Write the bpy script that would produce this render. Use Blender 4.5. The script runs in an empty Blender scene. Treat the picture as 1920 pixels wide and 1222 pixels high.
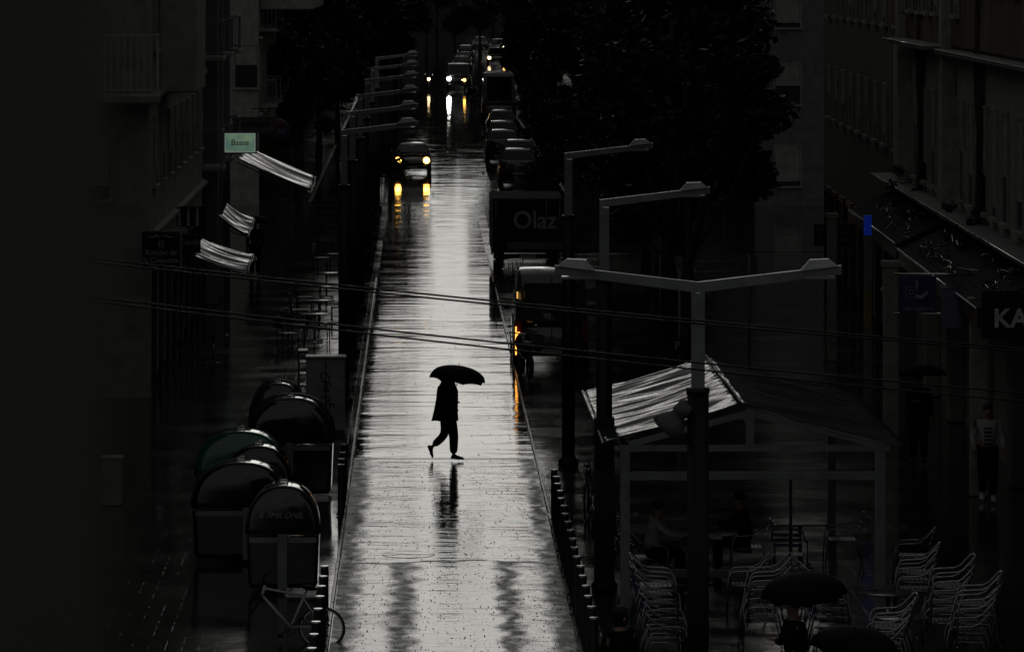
import bpy, bmesh, math, random
from mathutils import Vector, Matrix
R = math.radians
rnd = random.Random(7)
scene = bpy.context.scene
col = scene.collection

# ------------------------------------------------------------------ camera, sky, sun, exposure
HC, F = 9.7, 9000.0            # eye height (m); focal length in photograph pixels
cam_d = bpy.data.cameras.new('camera')
cam = bpy.data.objects.new('camera', cam_d); col.objects.link(cam)
cam.location = (0, 0, HC); cam.rotation_euler = (R(90), 0, 0)
cam_d.sensor_width = 36; cam_d.lens = 36 * F / 1920
cam_d.shift_x = (960 - 785) / 1920; cam_d.shift_y = -(611 + 64) / 1920
cam_d.clip_start = .1; cam_d.clip_end = 4000
cam_d.dof.use_dof = True; cam_d.dof.focus_distance = 92; cam_d.dof.aperture_fstop = 9
scene.camera = cam

world = bpy.data.worlds.new('World'); scene.world = world; world.use_nodes = True
nt = world.node_tree; nt.nodes.clear()
def N(t, **k):
    n = nt.nodes.new(t)
    for a, b in k.items(): setattr(n, a, b)
    return n
def L(a, b): nt.links.new(a, b)
def M(op, a, b=None, c=None):
    n = N('ShaderNodeMath', operation=op)
    for i, v in enumerate((a, b, c)):
        if v is None: continue
        if isinstance(v, (int, float)): n.inputs[i].default_value = v
        else: L(v, n.inputs[i])
    return n.outputs[0]
def ramp(fac, stops, interp='EASE'):
    n = N('ShaderNodeValToRGB'); n.color_ramp.interpolation = interp
    e = n.color_ramp.elements
    while len(e) < len(stops): e.new(.5)
    for i, (p, v) in enumerate(stops):
        e[i].position = p; e[i].color = (v, v, v, 1)
    L(fac, n.inputs[0]); return n.outputs[0]
sky = N('ShaderNodeTexSky', sky_type='NISHITA', sun_disc=False)
sky.sun_elevation = R(9); sky.sun_rotation = R(0); sky.air_density = 1; sky.dust_density = 4
hs = N('ShaderNodeHueSaturation'); hs.inputs['Saturation'].default_value = .12; L(sky.outputs[0], hs.inputs['Color'])
bg1 = N('ShaderNodeBackground'); L(hs.outputs[0], bg1.inputs[0]); bg1.inputs[1].default_value = .006
# storm clouds with one bright break low over the end of the street
tc = N('ShaderNodeTexCoord'); sp = N('ShaderNodeSeparateXYZ'); L(tc.outputs['Generated'], sp.inputs[0])
elev = sp.outputs['Z']
az = M('ARCTAN2', sp.outputs['X'], sp.outputs['Y'])
azw = ramp(M('ABSOLUTE', M('SUBTRACT', az, .02)), [(0, 1), (.026, 1), (.066, 0)])
elw = ramp(elev, [(0, .40), (.040, .60), (.050, .88), (.078, .32), (.120, .62), (.17, 1.0), (.25, .9), (.42, .4), (.75, 0)])
cn = N('ShaderNodeTexNoise'); cn.inputs['Scale'].default_value = 22; cn.inputs['Detail'].default_value = 4
mp = N('ShaderNodeMapping'); L(tc.outputs['Generated'], mp.inputs[0]); mp.inputs['Scale'].default_value = (1, 1, 2.2); L(mp.outputs[0], cn.inputs['Vector'])
cl = ramp(cn.outputs['Fac'], [(.36, .36), (.60, 1.08)])
brk = M('MULTIPLY', M('MULTIPLY', azw, elw), cl)
bg2 = N('ShaderNodeBackground'); bg2.inputs[0].default_value = (.97, 1, .93, 1)
# the storm cloud is darkest low ahead of the camera, palest overhead and behind
qd = M('SUBTRACT', elev, M('MULTIPLY', sp.outputs['Y'], .6))
amb = M('MULTIPLY_ADD', ramp(M('MULTIPLY_ADD', qd, .5, .5), [(.30, 0), (.62, 1)]), .064, .0030)
L(M('MULTIPLY_ADD', brk, .47, amb), bg2.inputs[1])
add = N('ShaderNodeAddShader'); L(bg1.outputs[0], add.inputs[0]); L(bg2.outputs[0], add.inputs[1])
wo = N('ShaderNodeOutputWorld'); L(add.outputs[0], wo.inputs[0])

sun_d = bpy.data.lights.new('sun', 'SUN'); sun_d.energy = .006; sun_d.angle = R(10); sun_d.color = (1, .97, .9)
sun = bpy.data.objects.new('sun', sun_d); col.objects.link(sun)
sun.rotation_euler = (R(-81), 0, 0)           # behind the thinning cloud at the far end of the street
vs = scene.view_settings; vs.view_transform = 'Standard'; vs.look = 'None'; vs.exposure = 0; vs.gamma = 1
scene.cycles.use_denoising = True
scene.cycles.max_bounces = 6; scene.cycles.sample_clamp_indirect = 4

# ------------------------------------------------------------------ helpers
def PX(px, d): return (px - 785) / F * d          # side offset of something seen at column px, d metres away
def PZ(py, d): return HC - (py + 64) / F * d      # its height if seen at row py
def DG(py, z=0): return (HC - z) * F / (py + 64)  # how far away a point of height z is

def mat(name, color, rough=.5, metal=0, ior=1.45, var=.25, vscale=3, bump=0, bscale=20, emit=None, estr=0, coat=0, rvar=.1):
    m = bpy.data.materials.new(name); m.use_nodes = True
    t = m.node_tree; b = t.nodes['Principled BSDF']
    b.inputs['Metallic'].default_value = metal; b.inputs['IOR'].default_value = ior
    b.inputs['Coat Weight'].default_value = coat; b.inputs['Coat Roughness'].default_value = .06
    if emit:
        b.inputs['Emission Color'].default_value = (*emit, 1); b.inputs['Emission Strength'].default_value = estr
    tc = t.nodes.new('ShaderNodeTexCoord')
    n = t.nodes.new('ShaderNodeTexNoise'); n.inputs['Scale'].default_value = vscale; n.inputs['Detail'].default_value = 5
    t.links.new(tc.outputs['Object'], n.inputs['Vector'])
    r = t.nodes.new('ShaderNodeValToRGB')
    r.color_ramp.elements[0].position = .3; r.color_ramp.elements[1].position = .7
    r.color_ramp.elements[0].color = (*[c * (1 - var) for c in color], 1)
    r.color_ramp.elements[1].color = (*[min(1, c * (1 + var)) for c in color], 1)
    t.links.new(n.outputs['Fac'], r.inputs[0]); t.links.new(r.outputs[0], b.inputs['Base Color'])
    mr = t.nodes.new('ShaderNodeMapRange'); mr.inputs['To Min'].default_value = max(.02, rough - rvar); mr.inputs['To Max'].default_value = min(1, rough + rvar)
    t.links.new(n.outputs['Fac'], mr.inputs[0]); t.links.new(mr.outputs[0], b.inputs['Roughness'])
    if bump:
        n2 = t.nodes.new('ShaderNodeTexNoise'); n2.inputs['Scale'].default_value = bscale; n2.inputs['Detail'].default_value = 3
        t.links.new(tc.outputs['Object'], n2.inputs['Vector'])
        bp = t.nodes.new('ShaderNodeBump'); bp.inputs['Distance'].default_value = bump
        t.links.new(n2.outputs['Fac'], bp.inputs['Height']); t.links.new(bp.outputs[0], b.inputs['Normal'])
    return m

def ground_mat(name, color, rough, layers, ior=1.34, brick=None, drops=0, rmap=None, tracks=()):
    """wet surface; layers = [(scale, (sx,sy), height in m)], brick = (w,h,joint depth)"""
    m = bpy.data.materials.new(name); m.use_nodes = True
    t = m.node_tree; b = t.nodes['Principled BSDF']; b.inputs['IOR'].default_value = ior
    def nd(k, **kw):
        n = t.nodes.new(k)
        for a, v in kw.items(): setattr(n, a, v)
        return n
    tc = nd('ShaderNodeTexCoord')
    def noise(scale, st, det=3):
        mp = nd('ShaderNodeMapping'); mp.inputs['Scale'].default_value = (st[0], st[1], 1)
        t.links.new(tc.outputs['Object'], mp.inputs[0])
        n = nd('ShaderNodeTexNoise'); n.inputs['Scale'].default_value = scale; n.inputs['Detail'].default_value = det
        t.links.new(mp.outputs[0], n.inputs['Vector']); return n.outputs['Fac']
    def mth(op, a, c):
        n = nd('ShaderNodeMath', operation=op)
        for i, v in enumerate((a, c)):
            if isinstance(v, (int, float)): n.inputs[i].default_value = v
            else: t.links.new(v, n.inputs[i])
        return n.outputs[0]
    h = None
    for s, st, amp in layers:
        x = mth('MULTIPLY', noise(s, st), amp)
        h = x if h is None else mth('ADD', h, x)
    v0 = noise(.8, (1, 1), 6)
    cr = nd('ShaderNodeValToRGB'); cr.color_ramp.elements[0].position = .35; cr.color_ramp.elements[1].position = .68
    cr.color_ramp.elements[0].color = (*[c * .6 for c in color], 1); cr.color_ramp.elements[1].color = (*[c * 1.3 for c in color], 1)
    t.links.new(v0, cr.inputs[0]); t.links.new(cr.outputs[0], b.inputs['Base Color'])
    rr = nd('ShaderNodeMapRange'); rr.inputs['From Min'].default_value = .35; rr.inputs['From Max'].default_value = .7
    rr.inputs['To Min'].default_value = rough[0]; rr.inputs['To Max'].default_value = rough[1]
    t.links.new(noise(*rmap) if rmap else noise(.45, (1, 1.2), 5), rr.inputs[0]); rough_o = rr.outputs[0]
    if tracks:      # worn wheel tracks, coarser than the rest
        sx = nd('ShaderNodeSeparateXYZ'); t.links.new(tc.outputs['Object'], sx.inputs[0]); tot = None
        wob = mth('MULTIPLY', mth('SUBTRACT', noise(2.6, (1, .5), 8), .5), .62)
        for xc, wd in tracks:
            a = mth('ABSOLUTE', mth('SUBTRACT', mth('ADD', sx.outputs['X'], wob), xc), 0)
            mk = nd('ShaderNodeMapRange'); mk.inputs['From Min'].default_value = wd * .35; mk.inputs['From Max'].default_value = wd * 1.6; mk.inputs['To Min'].default_value = 1; mk.inputs['To Max'].default_value = 0
            t.links.new(a, mk.inputs[0]); tot = mk.outputs[0] if tot is None else mth('MAXIMUM', tot, mk.outputs[0])
        tot = mth('MULTIPLY', tot, mth('MINIMUM', mth('MULTIPLY', noise(5, (.7, .5), 8), 1.7), 1))
        rough_o = mth('ADD', rough_o, mth('MULTIPLY', tot, .42))
        h = mth('ADD', h, mth('MULTIPLY', mth('MULTIPLY', noise(30, (.7, .5)), tot), .007))
    t.links.new(rough_o, b.inputs['Roughness'])
    if brick:
        bt = nd('ShaderNodeTexBrick'); bt.offset = 0; bt.inputs['Scale'].default_value = 1
        bt.inputs['Brick Width'].default_value = brick[0]; bt.inputs['Row Height'].default_value = brick[1]
        bt.inputs['Mortar Size'].default_value = .012; bt.inputs['Mortar Smooth'].default_value = .3
        bt.inputs['Color1'].default_value = (.9, .9, .9, 1); bt.inputs['Color2'].default_value = (1, 1, 1, 1); bt.inputs['Mortar'].default_value = (0, 0, 0, 1)
        t.links.new(tc.outputs['Object'], bt.inputs['Vector'])
        h = mth('ADD', h, mth('MULTIPLY', mth('MULTIPLY', bt.outputs['Color'], mth('MAXIMUM', mth('SUBTRACT', mth('MULTIPLY', noise(1.7, (2.2, 1), 5), 4.5), 1.7), 0)), brick[2]))
    if drops:
        vo = nd('ShaderNodeTexVoronoi'); vo.inputs['Scale'].default_value = 4
        t.links.new(tc.outputs['Object'], vo.inputs['Vector'])
        ring = mth('MULTIPLY', mth('SINE', mth('MULTIPLY', vo.outputs['Distance'], 60), 0), drops)
        fade = mth('MAXIMUM', mth('SUBTRACT', .5, mth('MULTIPLY', vo.outputs['Distance'], 3.0)), 0)
        h = mth('ADD', h, mth('MULTIPLY', ring, fade))
    bp = nd('ShaderNodeBump'); bp.inputs['Distance'].default_value = 1.0
    t.links.new(h, bp.inputs['Height']); t.links.new(bp.outputs[0], b.inputs['Normal'])
    return m

class MB:
    def __init__(s): s.v = []; s.f = []; s.sm = []
    def add(s, vs, fs, smooth=False):
        o = len(s.v); s.v += [tuple(v) for v in vs]; s.f += [tuple(i + o for i in f) for f in fs]; s.sm += [smooth] * len(fs); return s
    def box(s, x0, x1, y0, y1, z0, z1, bev=0):
        if bev and min(x1 - x0, y1 - y0, z1 - z0) > 2.2 * bev:
            b = bev; vs = []
            for z, i in ((z0, b), (z0 + b, 0), (z1 - b, 0), (z1, b)):
                vs += [(x0 + i + (b if i == 0 else 0), y0 + i, z), (x1 - i - (b if i == 0 else 0), y0 + i, z), (x1 - i, y0 + i + (b if i == 0 else 0), z), (x1 - i, y1 - i - (b if i == 0 else 0), z),
                       (x1 - i - (b if i == 0 else 0), y1 - i, z), (x0 + i + (b if i == 0 else 0), y1 - i, z), (x0 + i, y1 - i - (b if i == 0 else 0), z), (x0 + i, y0 + i + (b if i == 0 else 0), z)]
            fs = [tuple(range(7, -1, -1)), tuple(range(24, 32))]
            for r in range(3):
                for k in range(8): fs.append((r * 8 + k, r * 8 + (k + 1) % 8, r * 8 + 8 + (k + 1) % 8, r * 8 + 8 + k))
            return s.add(vs, fs)
        return s.add([(x0, y0, z0), (x1, y0, z0), (x1, y1, z0), (x0, y1, z0), (x0, y0, z1), (x1, y0, z1), (x1, y1, z1), (x0, y1, z1)],
                     [(3, 2, 1, 0), (4, 5, 6, 7), (0, 1, 5, 4), (1, 2, 6, 5), (2, 3, 7, 6), (3, 0, 4, 7)])
    def tube(s, pts, r, n=8, cap=True, up=None):
        pts = [Vector(p) for p in pts]; rs = r if isinstance(r, (list, tuple)) else [r] * len(pts)
        vs = []; prev = None
        for i, p in enumerate(pts):
            t = (pts[min(i + 1, len(pts) - 1)] - pts[max(i - 1, 0)]).normalized()
            if prev is None:
                a = Vector((0, 0, 1)) if abs(t.z) < .9 else Vector((0, 1, 0))
                prev = t.cross(a).normalized()
            prev = (prev - t * prev.dot(t)).normalized(); q = t.cross(prev)
            for k in range(n):
                a = 2 * math.pi * k / n + (math.pi / 4 if n == 4 else 0)
                vs.append(p + (prev * math.cos(a) + q * math.sin(a)) * rs[i])
        fs = []
        for i in range(len(pts) - 1):
            for k in range(n): fs.append((i * n + k, i * n + (k + 1) % n, (i + 1) * n + (k + 1) % n, (i + 1) * n + k))
        if cap: fs += [tuple(range(n - 1, -1, -1)), tuple(range((len(pts) - 1) * n, len(pts) * n))]
        return s.add(vs, fs, n > 5)
    def rings(s, rings, close=True, smooth=True, cap=True):
        n = len(rings[0]); vs = [p for r in rings for p in r]; fs = []
        for i in range(len(rings) - 1):
            for k in range(n if close else n - 1): fs.append((i * n + k, i * n + (k + 1) % n, (i + 1) * n + (k + 1) % n, (i + 1) * n + k))
        if cap: fs += [tuple(range(n - 1, -1, -1)), tuple(range((len(rings) - 1) * n, len(rings) * n))]
        return s.add(vs, fs, smooth)
    def lathe(s, c, prof, n=20, axis='z'):
        rr = []
        for r, h in prof:
            ring = []
            for k in range(n):
                a = 2 * math.pi * k / n
                p = {'z': (r * math.cos(a), r * math.sin(a), h), 'y': (r * math.cos(a), h, -r * math.sin(a)), 'x': (h, r * math.cos(a), r * math.sin(a))}[axis]
                ring.append((c[0] + p[0], c[1] + p[1], c[2] + p[2]))
            rr.append(ring)
        return s.rings(rr)
    def ball(s, c, rx, ry, rz, n=14, m=9, e=1.0):
        rr = []
        for j in range(1, m):
            t = math.pi * j / m - math.pi / 2
            ct = abs(math.cos(t)) ** e; st = math.copysign(abs(math.sin(t)) ** e, t)
            ring = []
            for k in range(n):
                a = 2 * math.pi * k / n
                ring.append((c[0] + rx * ct * math.copysign(abs(math.cos(a)) ** e, math.cos(a)), c[1] + ry * ct * math.copysign(abs(math.sin(a)) ** e, math.sin(a)), c[2] + rz * st))
            rr.append(ring)
        return s.rings(rr)
    def prism(s, poly, y0, y1, plane='xz'):
        """poly: points in xz (extruded along y) or yz (extruded along x)"""
        n = len(poly)
        if plane == 'xz': vs = [(a, y0, b) for a, b in poly] + [(a, y1, b) for a, b in poly]
        elif plane == 'yz': vs = [(y0, a, b) for a, b in poly] + [(y1, a, b) for a, b in poly]
        else: vs = [(a, b, y0) for a, b in poly] + [(a, b, y1) for a, b in poly]
        fs = [tuple(range(n)), tuple(range(2 * n - 1, n - 1, -1))] + [(k, n + k, n + (k + 1) % n, (k + 1) % n) for k in range(n)]
        return s.add(vs, fs)
    def torus(s, c, R_, r, axis='y', n=32, m=8, sq=(1, 1)):
        rr = []
        for i in range(n):
            a = 2 * math.pi * i / n; ring = []
            for k in range(m):
                b = 2 * math.pi * k / m; q = R_ + r * math.cos(b)
                u, w, h = q * math.cos(a), q * math.sin(a), r * math.sin(b)
                p = (u, h, w) if axis == 'y' else ((h, u, w) if axis == 'x' else (u, w, h))
                ring.append((c[0] + p[0], c[1] + p[1], c[2] + p[2]))
            rr.append(ring)
        rr.append(rr[0]); return s.rings(rr, cap=False)
    def build(s, name, m, parent=None, loc=None):
        me = bpy.data.meshes.new(name); me.from_pydata(s.v, [], s.f)
        bm = bmesh.new(); bm.from_mesh(me); bmesh.ops.recalc_face_normals(bm, faces=bm.faces); bm.to_mesh(me); bm.free()
        me.polygons.foreach_set('use_smooth', s.sm); me.materials.append(m)
        o = bpy.data.objects.new(name, me); col.objects.link(o)
        if parent: o.parent = parent
        if loc: o.location = loc
        return o
def tag(o, label=None, cat=None, group=None, kind=None):
    if label: o['label'] = label
    if cat: o['category'] = cat
    if group: o['group'] = group
    if kind: o['kind'] = kind
    return o
def empty(name, loc, rz=0, label=None, cat=None, group=None):
    o = bpy.data.objects.new(name, None); col.objects.link(o); o.location = loc; o.rotation_euler = (0, 0, rz); o.empty_display_size = .2
    return tag(o, label, cat, group)
def kids(o): return [c for c in bpy.data.objects if c.parent == o]
def copy_tree(o, parent=None, tree=None):
    c = o.copy(); col.objects.link(c); c.parent = parent
    for ch in kids(o): copy_tree(ch, c)
    return c
def dup(o, loc, rz, label, group=None, scale=None):
    c = copy_tree(o); c.location = loc; c.rotation_euler = (0, 0, rz); c['label'] = label
    if group: c['group'] = group
    if scale: c.scale = scale
    return c
def text(name, s, size, m, parent, loc, rot=(R(90), 0, 0), ext=.004, shear=0, offset=0, align='CENTER', sx=1):
    cu = bpy.data.curves.new(name, 'FONT'); cu.body = s; cu.size = size; cu.extrude = ext; cu.align_x = align; cu.align_y = 'CENTER'; cu.shear = shear; cu.offset = offset
    o = bpy.data.objects.new(name, cu); col.objects.link(o)
    dg = bpy.context.evaluated_depsgraph_get(); me = bpy.data.meshes.new_from_object(o.evaluated_get(dg))
    bpy.data.objects.remove(o); me.materials.clear(); me.materials.append(m)
    p = bpy.data.objects.new(name, me); col.objects.link(p); p.parent = parent; p.location = loc; p.rotation_euler = rot; p.scale = (sx, 1, 1)
    return p
ORD = ['first', 'second', 'third', 'fourth', 'fifth', 'sixth', 'seventh', 'eighth', 'ninth', 'tenth', 'eleventh', 'twelfth', 'thirteenth', 'fourteenth', 'fifteenth', 'sixteenth', 'seventeenth', 'eighteenth', 'nineteenth', 'twentieth']

# ------------------------------------------------------------------ materials
A = {}
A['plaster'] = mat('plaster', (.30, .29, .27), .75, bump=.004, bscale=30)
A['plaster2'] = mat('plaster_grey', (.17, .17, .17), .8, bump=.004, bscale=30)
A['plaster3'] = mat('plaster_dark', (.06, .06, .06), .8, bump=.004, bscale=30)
A['trim'] = mat('stone_trim', (.30, .29, .28), .8, bump=.002, bscale=40)
A['brickw'] = mat('brick_wall', (.13, .12, .11), .8)
A['shutter'] = mat('window_shutter', (.34, .34, .33), .5)
A['glass'] = mat('window_glass', (.02, .022, .025), .3, ior=1.4)
A['dark'] = mat('dark_metal', (.012, .012, .013), .35, ior=1.4)
A['black'] = mat('black_plastic', (.006, .006, .006), .45, ior=1.35)
A['grey'] = mat('grey_metal', (.19, .20, .21), .35, ior=1.5)
A['white'] = mat('white_paint', (.5, .5, .5), .4)
A['steel'] = mat('brushed_steel', (.6, .6, .6), .14, metal=1, rvar=.05)
A['alu'] = mat('aluminium_tube', (.42, .42, .44), .18, metal=1, var=.4, vscale=9)
A['chair_blue'] = mat('chair_weave', (.05, .055, .14), .4)
A['rubber'] = mat('rubber', (.01, .01, .01), .6)
A['leaf'] = mat('foliage', (.018, .026, .012), .44, ior=1.35, var=.5)
A['bark'] = mat('bark', (.05, .04, .03), .8, bump=.01, bscale=20)
A['wood'] = mat('table_top', (.06, .06, .06), .1, ior=1.5)
A['skin'] = mat('skin', (.30, .18, .13), .5)
A['cloth_black'] = mat('black_cloth', (.005, .005, .005), .85, ior=1.2)
A['cloth_dark'] = mat('dark_cloth', (.015, .015, .02), .85, ior=1.2)
A['cloth_white'] = mat('pale_cloth', (.42, .42, .42), .8)
A['hair'] = mat('dark_hair', (.012, .009, .007), .6)
A['nylon'] = mat('umbrella_nylon', (.006, .006, .006), .75, ior=1.2)
A['paint_black'] = mat('car_paint_black', (.008, .008, .009), .10, ior=1.5, coat=1, rvar=.03)
A['paint_grey'] = mat('car_paint_grey', (.06, .062, .065), .10, ior=1.5, coat=1, rvar=.03)
A['paint_white'] = mat('car_paint_white', (.22, .22, .22), .25, ior=1.5, coat=.5, rvar=.04)
A['paint_teal'] = mat('car_paint_green', (.01, .035, .032), .10, ior=1.5, coat=1, rvar=.03)
A['carglass'] = mat('car_glass', (.006, .007, .008), .05, ior=1.5, rvar=.02)
A['plate'] = mat('number_plate', (.35, .35, .33), .4)
A['redlens'] = mat('red_lens', (.12, .004, .004), .2)
A['head'] = mat('headlight_white', (.8, .8, .8), .3, emit=(1, .98, .9), estr=90)
A['headw'] = mat('headlight_warm', (.8, .8, .8), .3, emit=(1, .72, .38), estr=9)
A['heado'] = mat('headlight_amber', (.8, .5, .2), .3, emit=(1, .50, .08), estr=12)
A['amber'] = mat('amber_lamp', (.8, .4, .1), .3, emit=(1, .42, .07), estr=2.2)
A['redl'] = mat('red_lamp', (.5, .02, .02), .3, emit=(1, .06, .02), estr=1.2)
A['cyanl'] = mat('cool_tube_lamp', (.8, .8, .8), .3, emit=(.65, .95, 1), estr=2.2)
A['lens'] = mat('unlit_lens', (.25, .25, .26), .15)
A['igloo_blue'] = mat('container_blue', (.014, .014, .04), .10, coat=1, ior=1.5, rvar=.05, bump=.002, bscale=5)
A['igloo_green'] = mat('container_green', (.004, .14, .09), .10, coat=1, ior=1.5, rvar=.05, bump=.002, bscale=5)
A['igloo_dark'] = mat('container_dark', (.008, .008, .010), .10, coat=1, ior=1.5, rvar=.05, bump=.002, bscale=5)
A['igloo_grey'] = mat('container_grey', (.02, .021, .022), .10, coat=1, ior=1.5, rvar=.05, bump=.002, bscale=5)

# ------------------------------------------------------------------ ground
def sheet(name, x0, x1, y0, y1, z, m):
    nx = 2; mb = MB(); mb.add([(x0, y0, z), (x1, y0, z), (x1, y1, z), (x0, y1, z)], [(0, 1, 2, 3)])
    o = mb.build(name, m); return tag(o, kind='structure')
pav = ground_mat('wet_paving', (.03, .03, .03), (.045, .17), [(1.3, (1, 1), .007), (14, (1, 1), .0008), (60, (1, 1), .0001)], brick=(.24, .24, .00045))
roadm = ground_mat('wet_asphalt', (.035, .036, .037), (.02, .10), [(.6, (.5, 1.1), .034), (2.0, (.30, 1.0), .0085), (5.5, (.32, 1), .0034), (19, (.4, 1), .0007)], rmap=(.5, (.6, 1.4), 5))
roadn = ground_mat('wet_concrete_slabs', (.045, .046, .046), (.015, .09), [(.6, (.5, 1), .040), (2.6, (.28, 1), .012), (8, (.35, 1), .0046), (24, (.5, 1), .0010), (70, (1, 1), .0002)], drops=.0006, rmap=(.9, (2.2, .35), 4), tracks=((-1.15, .2), (2.15, .16)))
roadf = ground_mat('wet_asphalt_far', (.03, .031, .033), (.01, .05), [(.35, (.6, .8), .020), (1.6, (.3, 1), .0042), (6, (.3, 1), .0005)])
cross = ground_mat('wet_side_street', (.03, .03, .03), (.02, .10), [(.6, (.6, 1), .014), (4, (.5, 1), .0025)])
sheet('ground', -400, 400, -40, 2200, -.012, pav)
sheet('road', -1.26, 2.27, 94.6, 131, .004, roadm)
sheet('road_beyond', -1.26, 2.27, 131, 196, .004, ground_mat('wet_smooth_asphalt', (.03, .031, .032), (.02, .08), [(.5, (.5, 1.1), .016), (2.2, (.2, 1.0), .0042), (9, (.2, 1), .0007)], rmap=(.5, (.6, 1.4), 5)))
rn = sheet('road_near', -1.27, 2.27, 20, 78.1, .004, ground_mat('wet_worn_slabs', (.045, .046, .046), (.015, .08), [(.6, (.5, 1), .034), (2.8, (.3, 1), .0090), (8, (.38, 1), .0042), (26, (.5, 1), .0010), (70, (1, 1), .0002)], drops=.0006, rmap=(.9, (2.2, .35), 4), tracks=((-.25, .2), (1.38, .17), (-1.15, .22), (2.15, .2))))
sheet('road_middle', -1.27, 2.27, 78.1, 94.5, .004, roadn)
sheet('road_far', -4.4, 6.2, 196.1, 1400, .004, roadf)
sheet('side_street', -90, -1.45, 150, 194, -.004, cross)
sheet('side_street_right', 2.6, 90, 163, 194, -.004, cross)
kerbm = mat('kerb_stone', (.10, .10, .10), .22, ior=1.4, bump=.003, bscale=25)
def kerb(x0, x1, y0, y1):
    mb = MB(); y = y0
    while y < y1:
        e = min(y + 1.0, y1); mb.box(x0 + rnd.uniform(-.006, .006), x1, y, e - .012, -.01, .030 + rnd.uniform(-.004, .006), bev=.01); y = e
    tag(mb.build('kerb', kerbm), kind='structure')
kerb(-1.34, -1.285, 60, 149); kerb(2.29, 2.335, 60, 162)
kerb(-4.55, -4.41, 197, 420); kerb(6.21, 6.35, 197, 420)
# crosswalk and joints
paint = mat('worn_road_paint', (.10, .10, .10), .05, ior=1.34, var=.4, vscale=2, rvar=.03, bump=.004, bscale=2)
mb = MB()
for k in range(6): mb.add([(-3.9 + k * 1.6, 197.5, .008), (-3.0 + k * 1.6, 197.5, .008), (-3.0 + k * 1.6, 201.5, .008), (-3.9 + k * 1.6, 201.5, .008)], [(0, 1, 2, 3)])
tag(mb.build('road_marking', paint), kind='structure')
mb = MB(); mb.box(-1.26, 2.27, 94.35, 94.65, -.01, .007); tag(mb.build('road_joint', kerbm), kind='structure')
mb = MB(); n_ = 60; vs = []
for i in range(n_ + 1):
    x = -1.26 + 3.53 * i / n_; y = 78.1 + .22 * math.sin(x * 1.9) + .06 * math.sin(x * 7 + 1); w = .03 + .16 * abs(math.sin(x * 2.3 + .5)) * (.4 + .6 * math.sin(x * 11) ** 2); vs += [(x, y - w * .4, .0075), (x, y + w * .6, .0075)]
mb.add(vs, [(2 * i, 2 * i + 2, 2 * i + 3, 2 * i + 1) for i in range(n_)]); tag(mb.build('road_crack', mat('rough_asphalt_patch', (.03, .03, .03), .38, ior=1.35)), kind='structure')
mh = empty('manhole_cover', (-.17, 79.1, .005), label='round iron manhole cover set in the wet road in front of the walking person', cat='manhole cover')
mb = MB(); mb.add([(.43 * math.cos(k * math.pi / 24), .43 * math.sin(k * math.pi / 24), .002) for k in range(48)], [tuple(range(48))]); mb.build('lid', roadn, mh)
MB().torus((0, 0, .001), .436, .003, 'z', 44, 6).build('rim', A['dark'], mh)
# splashes of raindrops (beyond counting)
mb = MB()
for k in range(2300):
    d = 9.7 * F / (rnd.uniform(560, 1290) + 64) if rnd.random() < .35 else 9.7 * F / (rnd.uniform(860, 1290) + 64)
    x = rnd.uniform(-1.2, 2.2); h = rnd.uniform(.006, .03) ** 1.15; r = rnd.uniform(.004, .015)
    n = 5; vs = [(x + r * math.cos(2 * math.pi * i / n), d + r * math.sin(2 * math.pi * i / n), .004) for i in range(n)] + [(x, d, .004 + h)]
    mb.add(vs, [(i, (i + 1) % n, n) for i in range(n)])
tag(mb.build('raindrop_splashes', mat('splash_water', (.01, .01, .01), .3, ior=1.33)), 'tiny splashes of raindrops scattered over the wet road', 'raindrop splashes', kind='stuff')

# ------------------------------------------------------------------ trees
def crown_mesh(seed, rad, hgt, n, leaf=.3, blobs=16):
    r = random.Random(seed); mb = MB(); cs = []
    for i in range(blobs):
        a = r.uniform(0, 6.28); q = r.uniform(.15, .75) ** .7; z = r.uniform(-.40, .40)
        w = math.sqrt(max(.05, 1 - (z / .55) ** 2))
        cs.append((Vector((math.cos(a) * q * rad * w, math.sin(a) * q * rad * w, z * hgt)), r.uniform(.20, .36) * rad))
    for i in range(n):
        c, cr = cs[r.randrange(blobs)]
        v = Vector((r.gauss(0, 1), r.gauss(0, 1), r.gauss(0, 1))).normalized() * cr * (r.random() ** .38) * r.uniform(.8, 1.12)
        p = c + v; p.z = c.z + v.z * .8
        a = Vector((r.gauss(0, 1), r.gauss(0, 1), r.gauss(0, .6))).normalized(); b = a.cross(Vector((r.gauss(0, 1), r.gauss(0, 1), r.gauss(0, 1)))).normalized()
        s = leaf * r.uniform(.5, 1.2)
        mb.add([p - a * s * .5, p + b * s * .28, p + a * s * .5, p - b * s * .28], [(0, 1, 2, 3)])
    return mb, cs
TREES = []
def proto_tree(seed, rad, h, trunk_h, n, leaf):
    t = empty('street_tree', (0, 0, 0))
    mb, cs = crown_mesh(seed, rad, h - trunk_h, n, leaf)
    cz = trunk_h + (h - trunk_h) / 2
    mb.build('crown', A['leaf'], t, (0, 0, cz))
    r = random.Random(seed); tm = MB()
    top = cz + (h - trunk_h) * .15
    tm.tube([(0, 0, 0), (.05, .02, trunk_h * .5), (-.03, .04, trunk_h), (.05, 0, top)], [.22, .16, .13, .05], 9)
    for c, cr in cs[:9]:
        s = Vector((0, 0, trunk_h * r.uniform(.8, 1.1))); e = c + Vector((0, 0, cz)); m_ = (s + e) / 2 + Vector((0, 0, -.3))
        tm.tube([s, m_, e], [.08, .05, .02], 6)
    tm.build('trunk', A['bark'], t)
    return t
TA = proto_tree(1, 3.4, 12.5, 2.7, 12000, .38)
TB = proto_tree(2, 2.6, 10.0, 2.8, 7000, .34)
TC = proto_tree(3, 4.4, 14.5, 3.0, 15000, .50)
used = set()
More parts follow.
